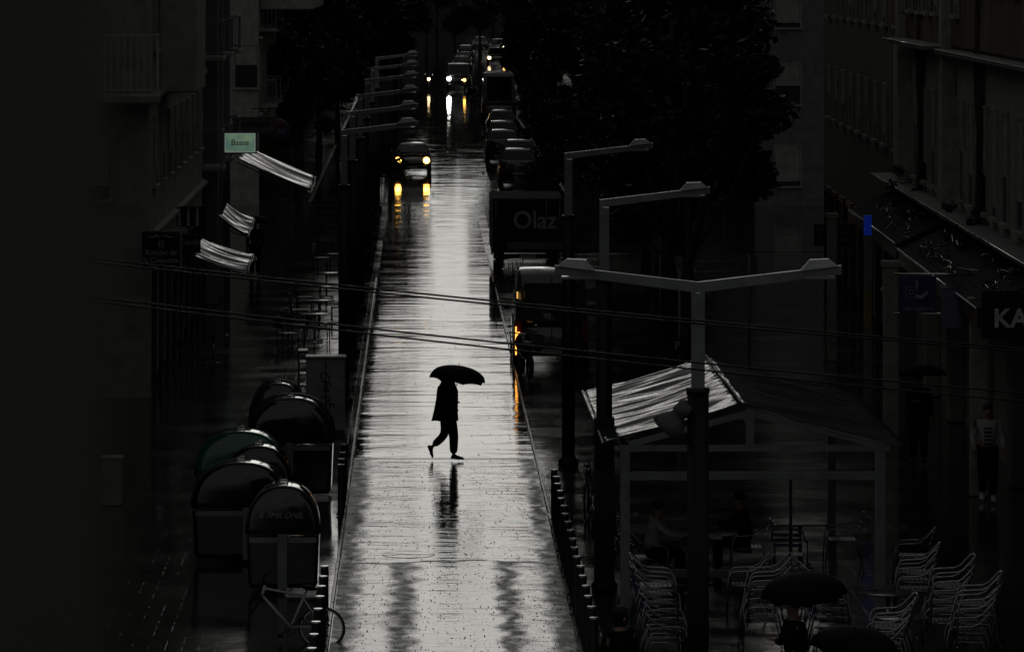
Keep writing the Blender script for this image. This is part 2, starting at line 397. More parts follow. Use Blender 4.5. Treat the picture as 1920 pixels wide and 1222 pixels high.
def tree(p, x, y, lab, grp, s=1, rz=None):
    if p.name not in used:
        used.add(p.name); o = p; o.location = (x, y, 0); o['label'] = lab; o['group'] = grp; o['category'] = 'tree'; o.rotation_euler = (0, 0, rnd.uniform(0, 6))
    else: o = dup(p, (x, y, 0), rnd.uniform(0, 6), lab, grp)
    o.scale = (s, s, s if not isinstance(s, tuple) else s[2]); o['category'] = 'tree'
    return o
ST = empty('slim_tree', (-1.78, 147, 0), label='slim black column-shaped young tree among the left lamp poles, branch added to hide headlight', cat='tree')  # its side branch is added to hide one headlight of the left-lane car
r_ = random.Random(3); mb = MB()
for i in range(3600):
    z = r_.uniform(.5, 4.75) if i < 3000 else 3.62 + r_.gauss(0, .17); q = .46 * (1 - abs(z - 2.6) / 4.5) * r_.random() ** .5; a = r_.uniform(0, 6.28)
    cx = 0 if i < 3000 else r_.uniform(.3, 1.35); q = q if i < 3000 else .20 * r_.random()
    p = Vector((cx + q * math.cos(a), q * math.sin(a), z)); u_ = Vector((r_.gauss(0, 1), r_.gauss(0, 1), r_.gauss(0, 1))).normalized(); w_ = u_.cross(Vector((r_.gauss(0, 1), r_.gauss(0, 1), .3))).normalized(); l_ = r_.uniform(.08, .17)
    mb.add([p - u_ * l_ * .5, p + w_ * l_ * .3, p + u_ * l_ * .5, p - w_ * l_ * .3], [(0, 1, 2, 3)])
mb.build('crown', A['leaf'], ST); mb = MB(); mb.tube([(0, 0, 0), (.02, 0, 2), (0, 0, 4.3)], [.07, .05, .02], 7); mb.tube([(0, 0, 3.1), (.6, 0, 3.5), (1.25, 0, 3.65)], [.03, .02, .01], 6); mb.build('trunk', A['bark'], ST)
RG, LG = 'dark leafy trees along the right pavement', 'dark leafy trees along the left pavement beyond the side street'
for i, (x, y, s, p) in enumerate([(6.3, 113, .95, TB), (6.5, 124, .92, TA), (6.9, 137, .76, TC), (7.2, 152, .80, TC), (8.7, 170, .95, TC), (9.3, 188, .95, TC), (8.8, 204, 1, TC), (10, 222, 1.05, TA), (10, 240, 1, TC), (9.6, 262, 1, TA), (9.2, 285, 1, TC), (8.4, 312, 1.05, TC), (8.2, 340, 1.05, TC), (12.4, 300, 1, TC), (12.2, 362, 1.05, TC), (8.8, 384, .95, TC), (12.6, 425, 1.05, TC)]):
    tree(p, x, y, f'dark leafy tree, {ORD[i]} from the near end of the row on the right pavement', RG, s)
for i, (x, y, s, p) in enumerate([(-5.2, 206, .75, TB), (-5.4, 221, .8, TB), (-5.0, 240, .85, TA), (-4.4, 262, .85, TC), (-3.4, 284, .85, TC), (-1.5, 306, .88, TC), (-4.0, 332, .95, TC), (-3.5, 362, 1, TC)]):
    tree(p, x, y, f'dark leafy tree, {ORD[i]} from the near end of the row on the left pavement', LG, s)
for i, (x, y, s, p) in enumerate([(-7, 470, 1.05, TC), (-1.8, 486, .92, TC), (3.6, 478, .93, TC), (.8, 495, .92, TC), (6.4, 500, .98, TC), (10, 470, 1, TC), (16, 474, 1, TC), (-12, 480, 1.1, TC), (-5, 640, 1.3, TC), (2.5, 655, 1.3, TC), (10, 645, 1.35, TC), (-14, 650, 1.4, TC), (19, 650, 1.4, TC)]):
    tree(p, x, y, f'black far-off tree closing the end of the street, {ORD[i]} of the distant row', 'far-off trees closing the end of the street', s)

SH = empty('shrub', (7.4, 206, 0), cat='shrub')
sm_, _ = crown_mesh(44, 1.7, 2.6, 3500, .26, 12); sm_.build('foliage', A['leaf'], SH, (0, 0, 1.3))
st0 = MB(); st0.tube([(0, 0, 0), (.05, 0, .9)], [.05, .03], 6); st0.tube([(0, 0, 0), (-.3, .2, .9)], [.04, .02], 6); st0.build('stem', A['bark'], SH)
tag(SH, 'dark shrub at the right pavement behind the parked cars, first from the near end', group='dark shrubs behind the parked cars')
for i in range(1, 17):
    dup(SH, (7.4 + rnd.uniform(-.4, .5) + i * .02, 206 + i * 13.5 if i < 14 else 176 + (i - 14) * 8, 0), rnd.uniform(0, 6), f'dark shrub at the right pavement behind the parked cars, {ORD[i]} from the near end', scale=(1, 1, rnd.uniform(.85, 1.35)))

for i, (x, y) in enumerate([(-5.3, 332), (-6.2, 350)]):  # shrubs added to cover a bright patch of pavement behind the lamps
    dup(SH, (x, y, 0), i * 2.0, f'dark shrub added behind the left lamp row to cover bright pavement, {["nearer", "farther"][i]} of two', 'dark shrubs added behind the left lamp row', (1.2, 1.2, 1.3))

# ------------------------------------------------------------------ buildings
def window(parent, side, xw, yc, zc, w, h, shut=True):
    """window on a wall facing +x (side=1) or -x (side=-1) or -y (side=0: xw is the x centre, yc the wall plane)"""
    t = .06
    def bx(mb, a0, a1, z0, z1, o0, o1):
        if side == 0: mb.box(xw + a0, xw + a1, yc - o1, yc - o0, z0, z1)
        else: mb.box(min(xw + side * o0, xw + side * o1), max(xw + side * o0, xw + side * o1), yc + a0, yc + a1, z0, z1)
        return mb
    f = MB()
    bx(f, -w / 2 - t, -w / 2, zc - h / 2, zc + h / 2, .002, .06); bx(f, w / 2, w / 2 + t, zc - h / 2, zc + h / 2, .002, .06)
    bx(f, -w / 2 - t, w / 2 + t, zc + h / 2, zc + h / 2 + t, .002, .06)
    fo = f.build('window', A['trim'], parent)
    bx(MB(), -w / 2, w / 2, zc - h / 2, zc + h / 2, .003, .02).build('pane', A['glass'], fo)
    bx(MB(), -w / 2 - .1, w / 2 + .1, zc - h / 2 - .08, zc - h / 2, .002, .14).build('sill', A['trim'], fo)
    if shut:
        k = rnd.uniform(.35, .9)
        s = MB(); zz = zc + h / 2 - .01
        while zz > zc + h / 2 - h * k: bx(s, -w / 2 + .02, w / 2 - .02, zz - .07, zz - .008, .021, .04); zz -= .07
        s.build('shutter', A['shutter'], fo)
def balcony(parent, side, xw, y0, y1, z, out=.7, m='trim'):
    b = MB(); b.box(min(xw + side * .003, xw + side * out), max(xw + side * .003, xw + side * out), y0, y1, z, z + .14, bev=.02)
    bo = b.build('balcony', A[m], parent)
    r = MB(); x1 = xw + side * (out - .05)
    r.box(x1 - .02, x1 + .02, y0 + .03, y1 - .03, z + 1.10, z + 1.15); r.box(x1 - .015, x1 + .015, y0 + .03, y1 - .03, z + .22, z + .25)
    for yy in (y0 + .05, y1 - .05): r.box(min(xw + side * .01, x1), max(xw + side * .01, x1), yy - .015, yy + .015, z + 1.10, z + 1.145); r.box(min(xw + side * .01, x1), max(xw + side * .01, x1), yy - .015, yy + .015, z + .22, z + .25)
    n = max(2, int((y1 - y0) / .16))
    for i in range(n + 1): yy = y0 + .05 + (y1 - y0 - .1) * i / n; r.box(x1 - .009, x1 + .009, yy - .009, yy + .009, z + .14, z + 1.11)
    for i in range(1, int(out / .16) + 1):
        xx = xw + side * (out - .05 - .16 * i)
        for yy in (y0 + .05, y1 - .05): r.box(xx - .009, xx + .009, yy - .009, yy + .009, z + .14, z + 1.11)
    r.build('railing', A['grey'], bo)
def building(name, label, side, x, y0, y1, h, wallm, floors=None, deep=9, shop=3.6, bal=True, step=3.1, seed=0, cornice=True, roofm='plaster3', group=None, slope=0):
    """street facade at x = const; side = direction the facade faces"""
    r = random.Random(seed); t = empty(name, (0, 0, 0), label=label, cat='building', group=group)
    b = MB(); xa, xb = (x - deep, x) if side > 0 else (x, x + deep)
    b.box(xa, xb, y0, y1, -.05, h, bev=.03); b.build('wall', A[wallm], t)
    rb = MB(); rb.box(xa - .25, xb + .25, y0 - .25, y1 + .25, h + .003, h + .35, bev=.05); rb.box(xa + .3, xb - .3, y0 + .3, y1 - .3, h + .35, h + .9); rb.build('roof', A[roofm], t)
    if cornice:
        c = MB(); z = shop
        while z < h - 1.5: c.box(min(x + side * .002, x + side * .16), max(x + side * .002, x + side * .16), y0 + .02, y1 - .02, z, z + .12, bev=.02); z += 3.1 * (2 if cornice == 2 else 1)
        c.build('cornice', A['trim'], t)
    yy = y0 + 2.0; k = 0
    while yy < y1 - 1.2:
        z = shop + 1.75; fl = 0
        while z < min(h - 1, shop + 3.1 * (floors or 9)):
            door = bal and (k % 2 == 0) and fl < 4
            if door:
                window(t, side, x, yy, z - .15, 1.1, 2.2); balcony(t, side, x, yy - .95, yy + .95, z - 1.45)
            else: window(t, side, x, yy, z + .1, 1.0, 1.5)
            z += 3.1; fl += 1
        # shop opening
        s = MB(); s.box(min(x + side * .003, x + side * .05), max(x + side * .003, x + side * .05), yy - 1.1, yy + 1.1, .4, 2.7)
        so = s.build('shop_window', A['glass'], t)
        p = MB()
        for q in (yy - 1.17, yy + 1.1): p.box(min(x + side * .003, x + side * .12), max(x + side * .003, x + side * .12), q, q + .07, 0, 2.8)
        p.box(min(x + side * .003, x + side * .12), max(x + side * .003, x + side * .12), yy - 1.17, yy + 1.17, 2.803, 2.95)
        p.build('frame', A['dark'], so)
        yy += step; k += 1
    return t
# left row
L2 = building('apartment_building', 'pale rendered building at the left, its end wall with barred balcony above the restaurant sign', 1, -6.05, 108, 134, 17.5, 'plaster', floors=2, seed=1, bal=False)
bay = MB(); bay.box(-6.04, -5.15, 111.5, 116, 6.75, 16.8, bev=.04); bay.build('bay', A['plaster'], L2)
window(L2, 0, -7.4, 108, 5.2, .9, 1.5)
# end-wall balcony with bars
sl = MB(); sl.box(-7.1, -5.80, 106.9, 107.98, 6.62, 6.82, bev=.03); slo = sl.build('balcony', A['plaster'], L2)
rl = MB()
for k in range(9): rl.box(-7.0 + k * .145, -6.98 + k * .145, 106.95, 106.97, 6.82, 8.15)
rl.box(-7.02, -5.82, 106.94, 106.98, 8.13, 8.18); rl.box(-7.02, -5.82, 106.94, 106.98, 6.92, 6.95)
for k in range(7): rl.box(-5.85, -5.83, 106.98 + k * .15, 107.0 + k * .15, 6.82, 8.15)
rl.box(-5.86, -5.82, 106.95, 107.97, 8.13, 8.18); rl.build('railing', A['white'], slo)
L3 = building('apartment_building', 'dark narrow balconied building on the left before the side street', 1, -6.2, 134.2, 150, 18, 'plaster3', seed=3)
for yy in (137.5, 141, 146):
    p = MB(); p.box(-6.19, -5.75, yy, yy + .5, 0, 17.9, bev=.02); p.build('pilaster', A['plaster2'], L3)
L4 = building('apartment_building', 'pale corner building with overhanging upper floor across the left side street', 1, -6.5, 195, 218, 18, 'plaster', seed=4)
ov = MB(); ov.box(-6.48, -4.3, 196, 217, 7.9, 17.6, bev=.04); ov.build('bay', A['plaster'], L4)
window(L4, 0, -7.0, 195, 5.6, .9, 1.7); window(L4, 0, -8.8, 195, 5.6, .9, 1.7)
gp = MB(); gp.box(-8.6, -6.7, 194.9, 194.98, 3.1, 3.35); gp.build('cornice', A['trim'], L4)
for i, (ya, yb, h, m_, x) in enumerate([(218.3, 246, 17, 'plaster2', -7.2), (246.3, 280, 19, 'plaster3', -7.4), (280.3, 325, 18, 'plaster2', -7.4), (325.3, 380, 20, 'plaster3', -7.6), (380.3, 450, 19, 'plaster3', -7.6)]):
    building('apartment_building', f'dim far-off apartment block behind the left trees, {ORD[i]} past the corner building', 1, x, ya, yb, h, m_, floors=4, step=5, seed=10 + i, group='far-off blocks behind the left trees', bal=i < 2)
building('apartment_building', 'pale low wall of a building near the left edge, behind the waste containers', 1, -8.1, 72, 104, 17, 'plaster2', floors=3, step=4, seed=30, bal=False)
# far closing block
building('apartment_building', 'black far block closing the street behind the distant trees', -1, -30, 700, 730, 16, 'plaster3', deep=70, step=9, floors=2, bal=False, seed=31)
# right row, slightly turned away from the street: facade x = 9.4 + .0217 y
RT = math.atan(.0217)
def right_building(label, y0, y1, h, wallm, seed, **kw):
    b = building('apartment_building', label, -1, 0, 0, y1 - y0, h, wallm, seed=seed, **kw)
    b.location = (9.4 + .0217 * y0, y0, 0); b.rotation_euler = (0, 0, -RT); return b
RB1 = right_building('long pale building on the right with tall shutters, ledges and shops below', 58, 122, 19, 'plaster', 50, floors=0, shop=4.0, cornice=False, step=60)
RB2 = right_building('dark brick building on the right beyond the canopy with slim pilasters', 122.3, 150, 19, 'brickw', 51, shop=4, cornice=False, bal=False, step=3.2)
RB3 = right_building('pale building beyond the right side street with white balcony rails', 194, 225, 19, 'plaster2', 52, step=4, floors=3)
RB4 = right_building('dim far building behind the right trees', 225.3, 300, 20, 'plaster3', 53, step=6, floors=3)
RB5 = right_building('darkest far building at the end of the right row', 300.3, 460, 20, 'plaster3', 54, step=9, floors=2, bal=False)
for xx in (1.3, 3.6):
    for zz in (1.6, 4.9, 8.0, 11.1, 14.2): window(RB3, 0, xx, 0, zz, 1.0, 1.6)
for zz in (3.75, 7.95):
    bb = MB(); bb.box(-1.45, -.003, .3, 3.4, zz, zz + .12); bo_ = bb.build('balcony', A['trim'], RB3)
    rr_ = MB()
    for q in (.45, .70, .95): rr_.box(-1.45, -.003, .3, .33, zz + q, zz + q + .045); rr_.box(-1.45, -1.42, .331, 3.4, zz + q, zz + q + .045)
    for xq in (-1.45, -1.0, -.5, -.06): rr_.box(xq, xq + .035, .27, .299, zz + .1, zz + 1.05)
    rr_.build('railing', A['white'], bo_)
# first floor of the near right building: tall shuttered windows, ledges, brick upper storey
led = MB()
for z, w_, ya, yb in ((4.35, .55, 1, 63.9), (7.8, .50, 1, 46), (7.86, .7, 46.1, 58)): led.box(-w_, -.003, ya, yb, z, z + .10, bev=.02)
led.build('ledge', mat('wet_ledge', (.16, .16, .16), .55, ior=1.3), RB1)
for z, w_, ya, yb in ((4.44, .56, 1, 63.9), (7.89, .51, 1, 46), (7.95, .71, 46.1, 58)):
    de = MB(); de.tube([(-w_, ya, z), (-w_, yb, z)], .016, 8); de.build('highlight_tube', A['steel'], RB1)  # steel tube added along each ledge to catch a bright highlight line
y = 4.0; k = 0
while y < 62:
    window(RB1, -1, 0, y, 5.75, .95 if k % 3 else 1.3, 2.1); 
    if 44 < y < 60: window(RB1, -1, -.12, y, 9.5, .8, 1.7)
    else: window(RB1, -1, -.12, y, 9.9, 1.0, 1.4)
    y += 2.15 if k % 3 else 2.8; k += 1
bw = MB(); bw.box(-.12, -.003, 1, 63.5, 7.97, 18.9); 
A['brick2'] = ground_mat('upper_brick', (.09, .06, .05), (.6, .9), [(20, (1, 1), .002)], ior=1.45, brick=None)
bw.build('brick_storey', A['brick2'], RB1)
pl = MB()
for yy in (46.0, 58.2): pl = MB(); pl.box(-.34, -.003, yy, yy + .6, 4.5, 18.8, bev=.03); pl.build('pilaster', A['plaster'], RB1)
for yy in (3, 8, 13.5, 20, 26, 31, 38, 44, 50, 57):
    p = MB(); p.box(-.35, -.003, yy, yy + .75, 0, 3.9, bev=.03); p.build('column', A['plaster2' if yy % 2 else 'plaster'], RB1)
    g = MB(); g.box(-.05, -.004, yy + .8, yy + 3.2, .3, 2.9); g.build('shop_window', A['glass'], RB1)

# ------------------------------------------------------------------ near wall at the photographer's window
nw = MB(); nw.box(-1.6, PX(192, 1.55), 1.55, 1.57, 8.2, 11, bev=.002)
tag(nw.build('window_reveal', mat('near_wall', (.085, .085, .062), .9, bump=.001, bscale=60)), 'blurred near wall edge filling the left side of the picture', 'wall')

# ------------------------------------------------------------------ street lamps
def lamp(name, H=6.07, arms=(1,)):
    t = empty(name, (0, 0, 0), cat='street lamp')
    MB().box(-.075, .075, -.075, .075, 4.82, H - .12).build('upper_pole', A['grey'], t)
    lo = MB(); lo.tube([(0, 0, 0), (0, 0, 4.82)], .125, 14); lo.lathe((0, 0, 0), [(.2, 0), (.2, .12), (.13, .2)], 16); lo.build('pole', A['black'], t)
    MB().tube([(0, 0, 4.80), (0, 0, 4.87)], .135, 14).build('collar', A['dark'], t)
    for s in arms:
        a = MB(); x1 = s * 1.64; rise = .20
        a.add([(-s * .075, -.06, H - .12), (x1, -.05, H + rise - .10), (x1, -.05, H + rise), (-s * .075, -.06, H), (-s * .075, .06, H - .12), (x1, .05, H + rise - .10), (x1, .05, H + rise), (-s * .075, .06, H)],
              [(0, 1, 2, 3), (7, 6, 5, 4), (0, 4, 5, 1), (1, 5, 6, 2), (2, 6, 7, 3), (3, 7, 4, 0)])
        ao = a.build('arm', A['grey'], t)
        h = MB(); xa, xb = s * 1.18, s * 1.60
        za, zb = H + .145, H + .197
        h.add([(xa, -.12, za), (xb, -.12, zb), (xb, .12, zb), (xa, .12, za), (xa + s * .10, -.07, za + .12), (xb - s * .10, -.07, za + .13), (xb - s * .10, .07, za + .13), (xa + s * .10, .07, za + .12)],
              [(0, 1, 2, 3), (4, 5, 6, 7), (0, 1, 5, 4), (1, 2, 6, 5), (2, 3, 7, 6), (3, 0, 4, 7)])
        h.build('lamp_head', mat('lamp_head', (.40, .41, .43), .3), ao)
        g = MB(); g.box(min(xa, xb) + .03, max(xa, xb) - .03, -.09, .09, H + .04, H + .075, bev=.01); g.build('diffuser', A['lens'], ao)
    return t
LM = lamp('street_lamp')
LM.location = (-1.65, 106, 0); LM['group'] = 'single-arm street lamps'
LM['label'] = 'street lamp nearest on the left, its arm the lowest of the stacked left arms'
for i, d in enumerate([119.4, 135, 153, 171, 190]):
    dup(LM, (-1.65, d, 0), 0, f'left kerb street lamp, its arm {["second", "third", "fourth", "fifth", "topmost"][i]} from the bottom of the row', 'single-arm street lamps')
dup(LM, (2.88, 74.5, 0), R(0), 'right street lamp between the double-arm lamp and the farther single-arm one', 'single-arm street lamps')
dup(LM, (2.90, 93.0, 0), R(0), 'farther of the right-hand street lamps, beside the lettered truck', 'single-arm street lamps')
L1 = lamp('street_lamp', 6.07, (1, -1)); L1.location = (3.2, 55, 0)
tag(L1, 'big double-arm street lamp on the right with a floodlight below its arms', group='double-arm street lamp')
cb = MB(); cb.box(-.145, .145, -.145, .145, .0, 2.7, bev=.01)
sb = empty('switch_box', (2.88, 74.5, 0), label='tall black box wrapped round the middle right street lamp pole', cat='box')
cb = MB()
for x0, x1, y0, y1 in ((-.155, .155, -.155, -.128), (-.155, .155, .128, .155), (-.155, -.128, -.127, .127), (.128, .155, -.127, .127)): cb.box(x0, x1, y0, y1, .0, 2.7)
cb.build('casing', A['black'], sb); MB().box(-.16, .16, -.16, -.156, 1.2, 1.9).build('door', A['dark'], sb)
fl = empty('floodlight', (3.2, 55, 4.55), label='bell-shaped grey floodlight clamped to the double-arm lamp pole', cat='floodlight')
rot = Matrix.Rotation(R(52), 4, 'Y')
def lathe_rot(prof, mtx, n=24):
    mb = MB(); mb.lathe((0, 0, 0), prof, n); mb.v = [tuple(mtx @ Vector(v)) for v in mb.v]; return mb
mt = Matrix.Translation((-.22, -.05, .02)) @ Matrix.Rotation(R(38), 4, 'Y') @ Matrix.Rotation(R(14), 4, 'X')
lathe_rot([(.02, .17), (.09, .165), (.10, .02), (.085, .0), (.10, -.03), (.17, -.12), (.20, -.22), (.19, -.22), (.09, -.04), (.01, -.03)], mt).build('shade', mat('floodlight_shade', (.10, .10, .115), .35), fl)
lathe_rot([(.01, -.17), (.175, -.17), (.175, -.175), (.01, -.175)], mt).build('lens', A['carglass'], fl)
MB().tube([(-.14, 0, .12), (-.05, 0, .2), (.0, -.13, .2)], .018, 8).build('bracket', A['dark'], fl)

# ------------------------------------------------------------------ bollards
def bollard():
    t = empty('bollard', (0, 0, 0), cat='bollard')
    MB().lathe((0, 0, 0), [(.085, 0), (.085, .03), (.06, .05), (.06, .86), (.058, .875)], 20).build('post', A['dark'], t)
    m_ = MB(); m_.lathe((0, 0, 0), [(.062, .8755), (.062, .9)], 20); m_.sm = [False] * len(m_.sm); m_.build('cap', A['steel'], t)
    return t
BO = bollard(); first = True
def ordw(i): return ORD[i] if i < 20 else str(i + 1)
rights = [64.9 + 1.12 * k for k in range(18)]
for i, d in enumerate(rights):
    lab = f'dark steel bollard on the right kerb, {ordw(i)} from the camera end of the row'
    if first: BO.location = (2.52, d, 0); BO['label'] = lab; BO['group'] = 'bollards along the right kerb'; first = False
    else: dup(BO, (2.52 + rnd.uniform(-.012, .012) - .1 * 0, d, 0), 0, lab, 'bollards along the right kerb')
for o in [o for o in bpy.data.objects if o.get('group') == 'bollards along the right kerb']: o.location.x -= .15
for i, d in enumerate([62.0, 63.3, 64.5, 65.8, 67.1, 68.2, 69.3, 70.46]):
    dup(BO, (-1.38, d, 0), 0, f'dark steel bollard by the white bicycle, {ordw(i)} from the camera end of the left row', 'bollards along the left kerb near the bicycle')
for i, d in enumerate([84.8, 85.8, 86.9, 88.4]):
    dup(BO, (-1.37, d, 0), 0, f'dark steel bollard on the left kerb by the waste containers, {ordw(i)} of the farther four', 'bollards along the left kerb beside the waste containers')

# ------------------------------------------------------------------ waste containers
def igloo(label, x, y, w, dep, H, m, band=True, post=True, graffiti=None, arch=False, stripe='grey'):
    t = empty('waste_container', (x, y, 0), label=label, cat='waste container', group='waste containers on the left pavement')
    sh = H * .55
    def arch_sec(y, k, zl):
        out = []; n = 28
        for i in range(n + 1):
            a = math.pi * i / n
            out.append((w / 2 * k * math.copysign(abs(math.cos(a)) ** .85, math.cos(a)), y, zl + (H - zl) * (abs(math.sin(a)) ** .85) * (1 - (1 - k) * .6)))
        return out
    b = MB(); bx = []
    for z, k in ((.06, .90), (.14, .96), (sh - .03, 1.0)):
        bx.append([(w / 2 * k * cx, dep / 2 * k * cy, z) for cx, cy in ((-1, -.86), (-.9, -1), (.9, -1), (1, -.86), (1, .86), (.9, 1), (-.9, 1), (-1, .86))])
    b.rings(bx, smooth=False); b.build('body', m, t)
    lid = MB(); lid.rings([arch_sec(-dep / 2 * 1.0, .86, sh), arch_sec(-dep / 2 * .97, .95, sh), arch_sec(-dep / 2 * .88, 1.0, sh), arch_sec(-dep / 2 * .3, 1.015, sh), arch_sec(dep / 2 * .3, 1.015, sh), arch_sec(dep / 2 * .9, 1.0, sh), arch_sec(dep / 2, .88, sh)]); lo = lid.build('lid', m, t)
    for off in ((-dep / 2 * .9,) if not arch else (-dep / 2 * .85, dep / 2 * .8)):
        pts = []; rib = MB()
        for j in range(17):
            a = math.pi * j / 16; q = max(.0, math.sin(a))
            pts.append((w / 2 * 1.015 * math.copysign(abs(math.cos(a)) ** .85, math.cos(a)), off, sh + (H - sh) * (q ** .85) + .012))
        rib.tube(pts, .018 if not arch else .03, 8)
        rib.build('rib', m, lo)
    if band: MB().box(-w / 2 * .93, w / 2 * .93, -dep / 2 * 1.02 - .012, -dep / 2 * 1.0, sh - .12, sh - .04).build('band', A['grey'], t)
    if post: MB().box(*(post), -dep / 2 - .07, -dep / 2 * 1.02 - .013, .05, sh + .02, bev=.006).build('lifting_post', A[stripe], t)
    hk = MB(); hk.box(-.07, .07, -.05, .05, H + .01, H + .035); hk.tube([(-.06, 0, H), (-.06, 0, H + .07), (.06, 0, H + .07), (.06, 0, H)], .014, 6); hk.build('lifting_hook', A['steel'], lo)
    op = MB(); op.prism([(-w * .16, sh + .12), (w * .16, sh + .12), (w * .12, sh + .28), (-w * .12, sh + .28)], -dep / 2 * 1.0 - .012, -dep / 2 * .9); op.build('opening', A['black'], lo)
    if graffiti: text('graffiti', graffiti, .13, mat('graffiti_paint', (.3, .3, .3), .5), t, (-.03, -dep / 2 - .012, sh + .30), (R(90), 0, 0), shear=.4)
    return t
igloo('front dark waste container nearest the camera with scrawled white graffiti on its lid', PX(532, 74.9), 74.9, 1.12, 1.1, 1.62, A['igloo_grey'], post=(-.08, .07), graffiti='& 7MR ONIL')
igloo('wide dark waste container with pale band behind the graffiti one', PX(452, 78.6), 78.6, 1.55, 1.1, 1.60, A['igloo_dark'], post=(.05, .21))
igloo('dark waste container with glossy lid between the green one and the wide dark one', PX(485, 81.0), 81.0, 1.15, .95, 1.62, A['igloo_dark'], post=None)
GC = igloo('glossy green waste container with painted red tail-light reflections on its front', PX(452, 83.6), 83.6, 1.55, 1.1, 1.62, A['igloo_green'], post=None)
rr = MB(); rr.box(.42, .48, -.60, -.565, 1.20, 1.26); rr.box(.42, .48, -.60, -.565, 1.10, 1.15); rr.build('tail_glint', mat('red_tail_glint', (.25, .005, .01), .2, emit=None), GC)  # red boxes colour in a tail light's reflection on the container front
igloo('blue waste container with a wide arched lid beside the grey cabinet', PX(545, 88), 88.2, 1.55, 1.15, 1.78, A['igloo_blue'], post=(-.09, .06), arch=True, stripe='grey')
igloo('dull dark waste container behind the blue one', PX(520, 92), 92.6, 1.05, 1.1, 1.66, A['igloo_grey'], post=None, arch=True)

# ------------------------------------------------------------------ cabinet, display frame, small cabinet at the left wall
cabt = empty('utility_cabinet', (PX(611, 99.6), 99.6, 0), label='tall grey utility cabinet with scrawled graffiti on the left kerb', cat='utility cabinet')
MB().box(-.40, .40, -.25, .25, .08, 1.56, bev=.02).build('body', mat('cabinet_paint', (.30, .31, .31), .5), cabt)
MB().box(-.43, .43, -.28, .28, 1.563, 1.62, bev=.015).build('lid', A['grey'], cabt)
MB().box(-.38, .38, -.23, .23, 0, .078).build('plinth', A['plaster3'], cabt)
MB().box(-.012, .012, -.262, -.252, .12, 1.5).build('door_joint', A['black'], cabt)
text('graffiti', 'CFn pE', .26, A['black'], cabt, (.02, -.256, .95), (R(90), R(80), 0), shear=.3)
ps = empty('display_frame', (PX(570, 100.5), 100.5, 0), label='narrow black upright display frame next to the grey cabinet', cat='display frame')
f = MB(); f.box(-.12, -.09, -.3, .3, 0, 1.62); f.box(.05, .08, -.3, .3, 0, 1.62); f.box(-.12, .08, -.3, .3, 1.623, 1.67); f.build('frame', A['dark'], ps)
f = MB()
for k in range(6): f.box(-.088, .048, -.28, .28, .2 + k * .24, .225 + k * .24)
f.build('shelf', A['steel'], ps)
sc_ = empty('junction_cabinet', (PX(206, 86), 86.5, 0), label='small pale junction cabinet against the left wall', cat='cabinet')
MB().box(-.18, .18, -.2, .2, 0, .82, bev=.01).build('body', A['plaster'], sc_); MB().box(-.2, .2, -.22, .22, .823, .87, bev=.01).build('lid', A['plaster'], sc_)
MB().box(-.15, .15, -.212, -.203, .08, .76).build('door', A['plaster'], sc_)

# ------------------------------------------------------------------ bicycles
def bicycle(label, loc, rz, framem, lean=0, front=True, group=None):
    t = empty('bicycle', loc, rz, label=label, cat='bicycle', group=group)
    def P(x, z, y=0): return (x, y, z)
    fr = MB(); BB, ST, HT, HB, RW = (-.08, .28), (-.20, .80), (.38, .82), (.40, .70), (-.52, .34)
    fr.tube([P(*ST), P(*HT)], .018); fr.tube([P(*BB), P(*HB)], .021); fr.tube([P(*BB), P(-.21, .84)], .018); fr.tube([P(*HB), P(.385, .86)], .022)
    for s in (-.05, .05): fr.tube([P(*BB), P(*RW, s)], .011); fr.tube([P(-.195, .76), P(*RW, s)], .010)
    fr.build('frame', framem, t)
    fk = MB()
    for s in (-.045, .045): fk.tube([P(.40, .70, s * .5), P(.44, .60, s), P(.54, .33, s)], .013)
    fk.build('fork', framem if front else A['dark'], t)
    hb = MB(); hb.tube([P(.385, .86), P(.39, .94)], .014); hb.tube([P(.36, .93, -.28), P(.42, .95, -.1), P(.42, .95, .1), P(.36, .93, .28)], .012); hb.build('handlebar', A['dark'], t)
    sd = MB(); sd.tube([P(-.21, .84), P(-.235, .92)], .013); sd.ball((-.25, 0, .94), .13, .06, .03, 12, 7); sd.build('saddle', A['black'], t)
    cr = MB(); cr.torus((-.08, -.045, .28), .085, .006, 'y', 24, 6); cr.tube([P(-.08, .28, -.06), P(.05, .17, -.06)], .009); cr.tube([P(-.08, .28, .06), P(-.21, .39, .06)], .009); cr.box(.01, .09, -.14, -.07, .155, .175); cr.box(-.25, -.17, .07, .14, .38, .40); cr.build('crank', A['dark'], t)
    for wx in ([-.52, .54] if front else [-.52]):
        w = MB(); w.torus((wx, 0, .34), .325, .018, 'y', 40, 8); wo_ = w.build('wheel', A['rubber'], t)
        w2 = MB(); w2.torus((wx, 0, .34), .300, .010, 'y', 40, 6)
        for k in range(18):
            a = 2 * math.pi * k / 18; w2.tube([(wx, .02 * (-1) ** k, .34), (wx + .3 * math.cos(a), 0, .34 + .3 * math.sin(a))], .0018, 4)
        w2.tube([(wx, -.05, .34), (wx, .05, .34)], .02); w2.build('rim', A['steel'], wo_)
    if lean: t.rotation_euler = (lean, 0, rz)
    return t
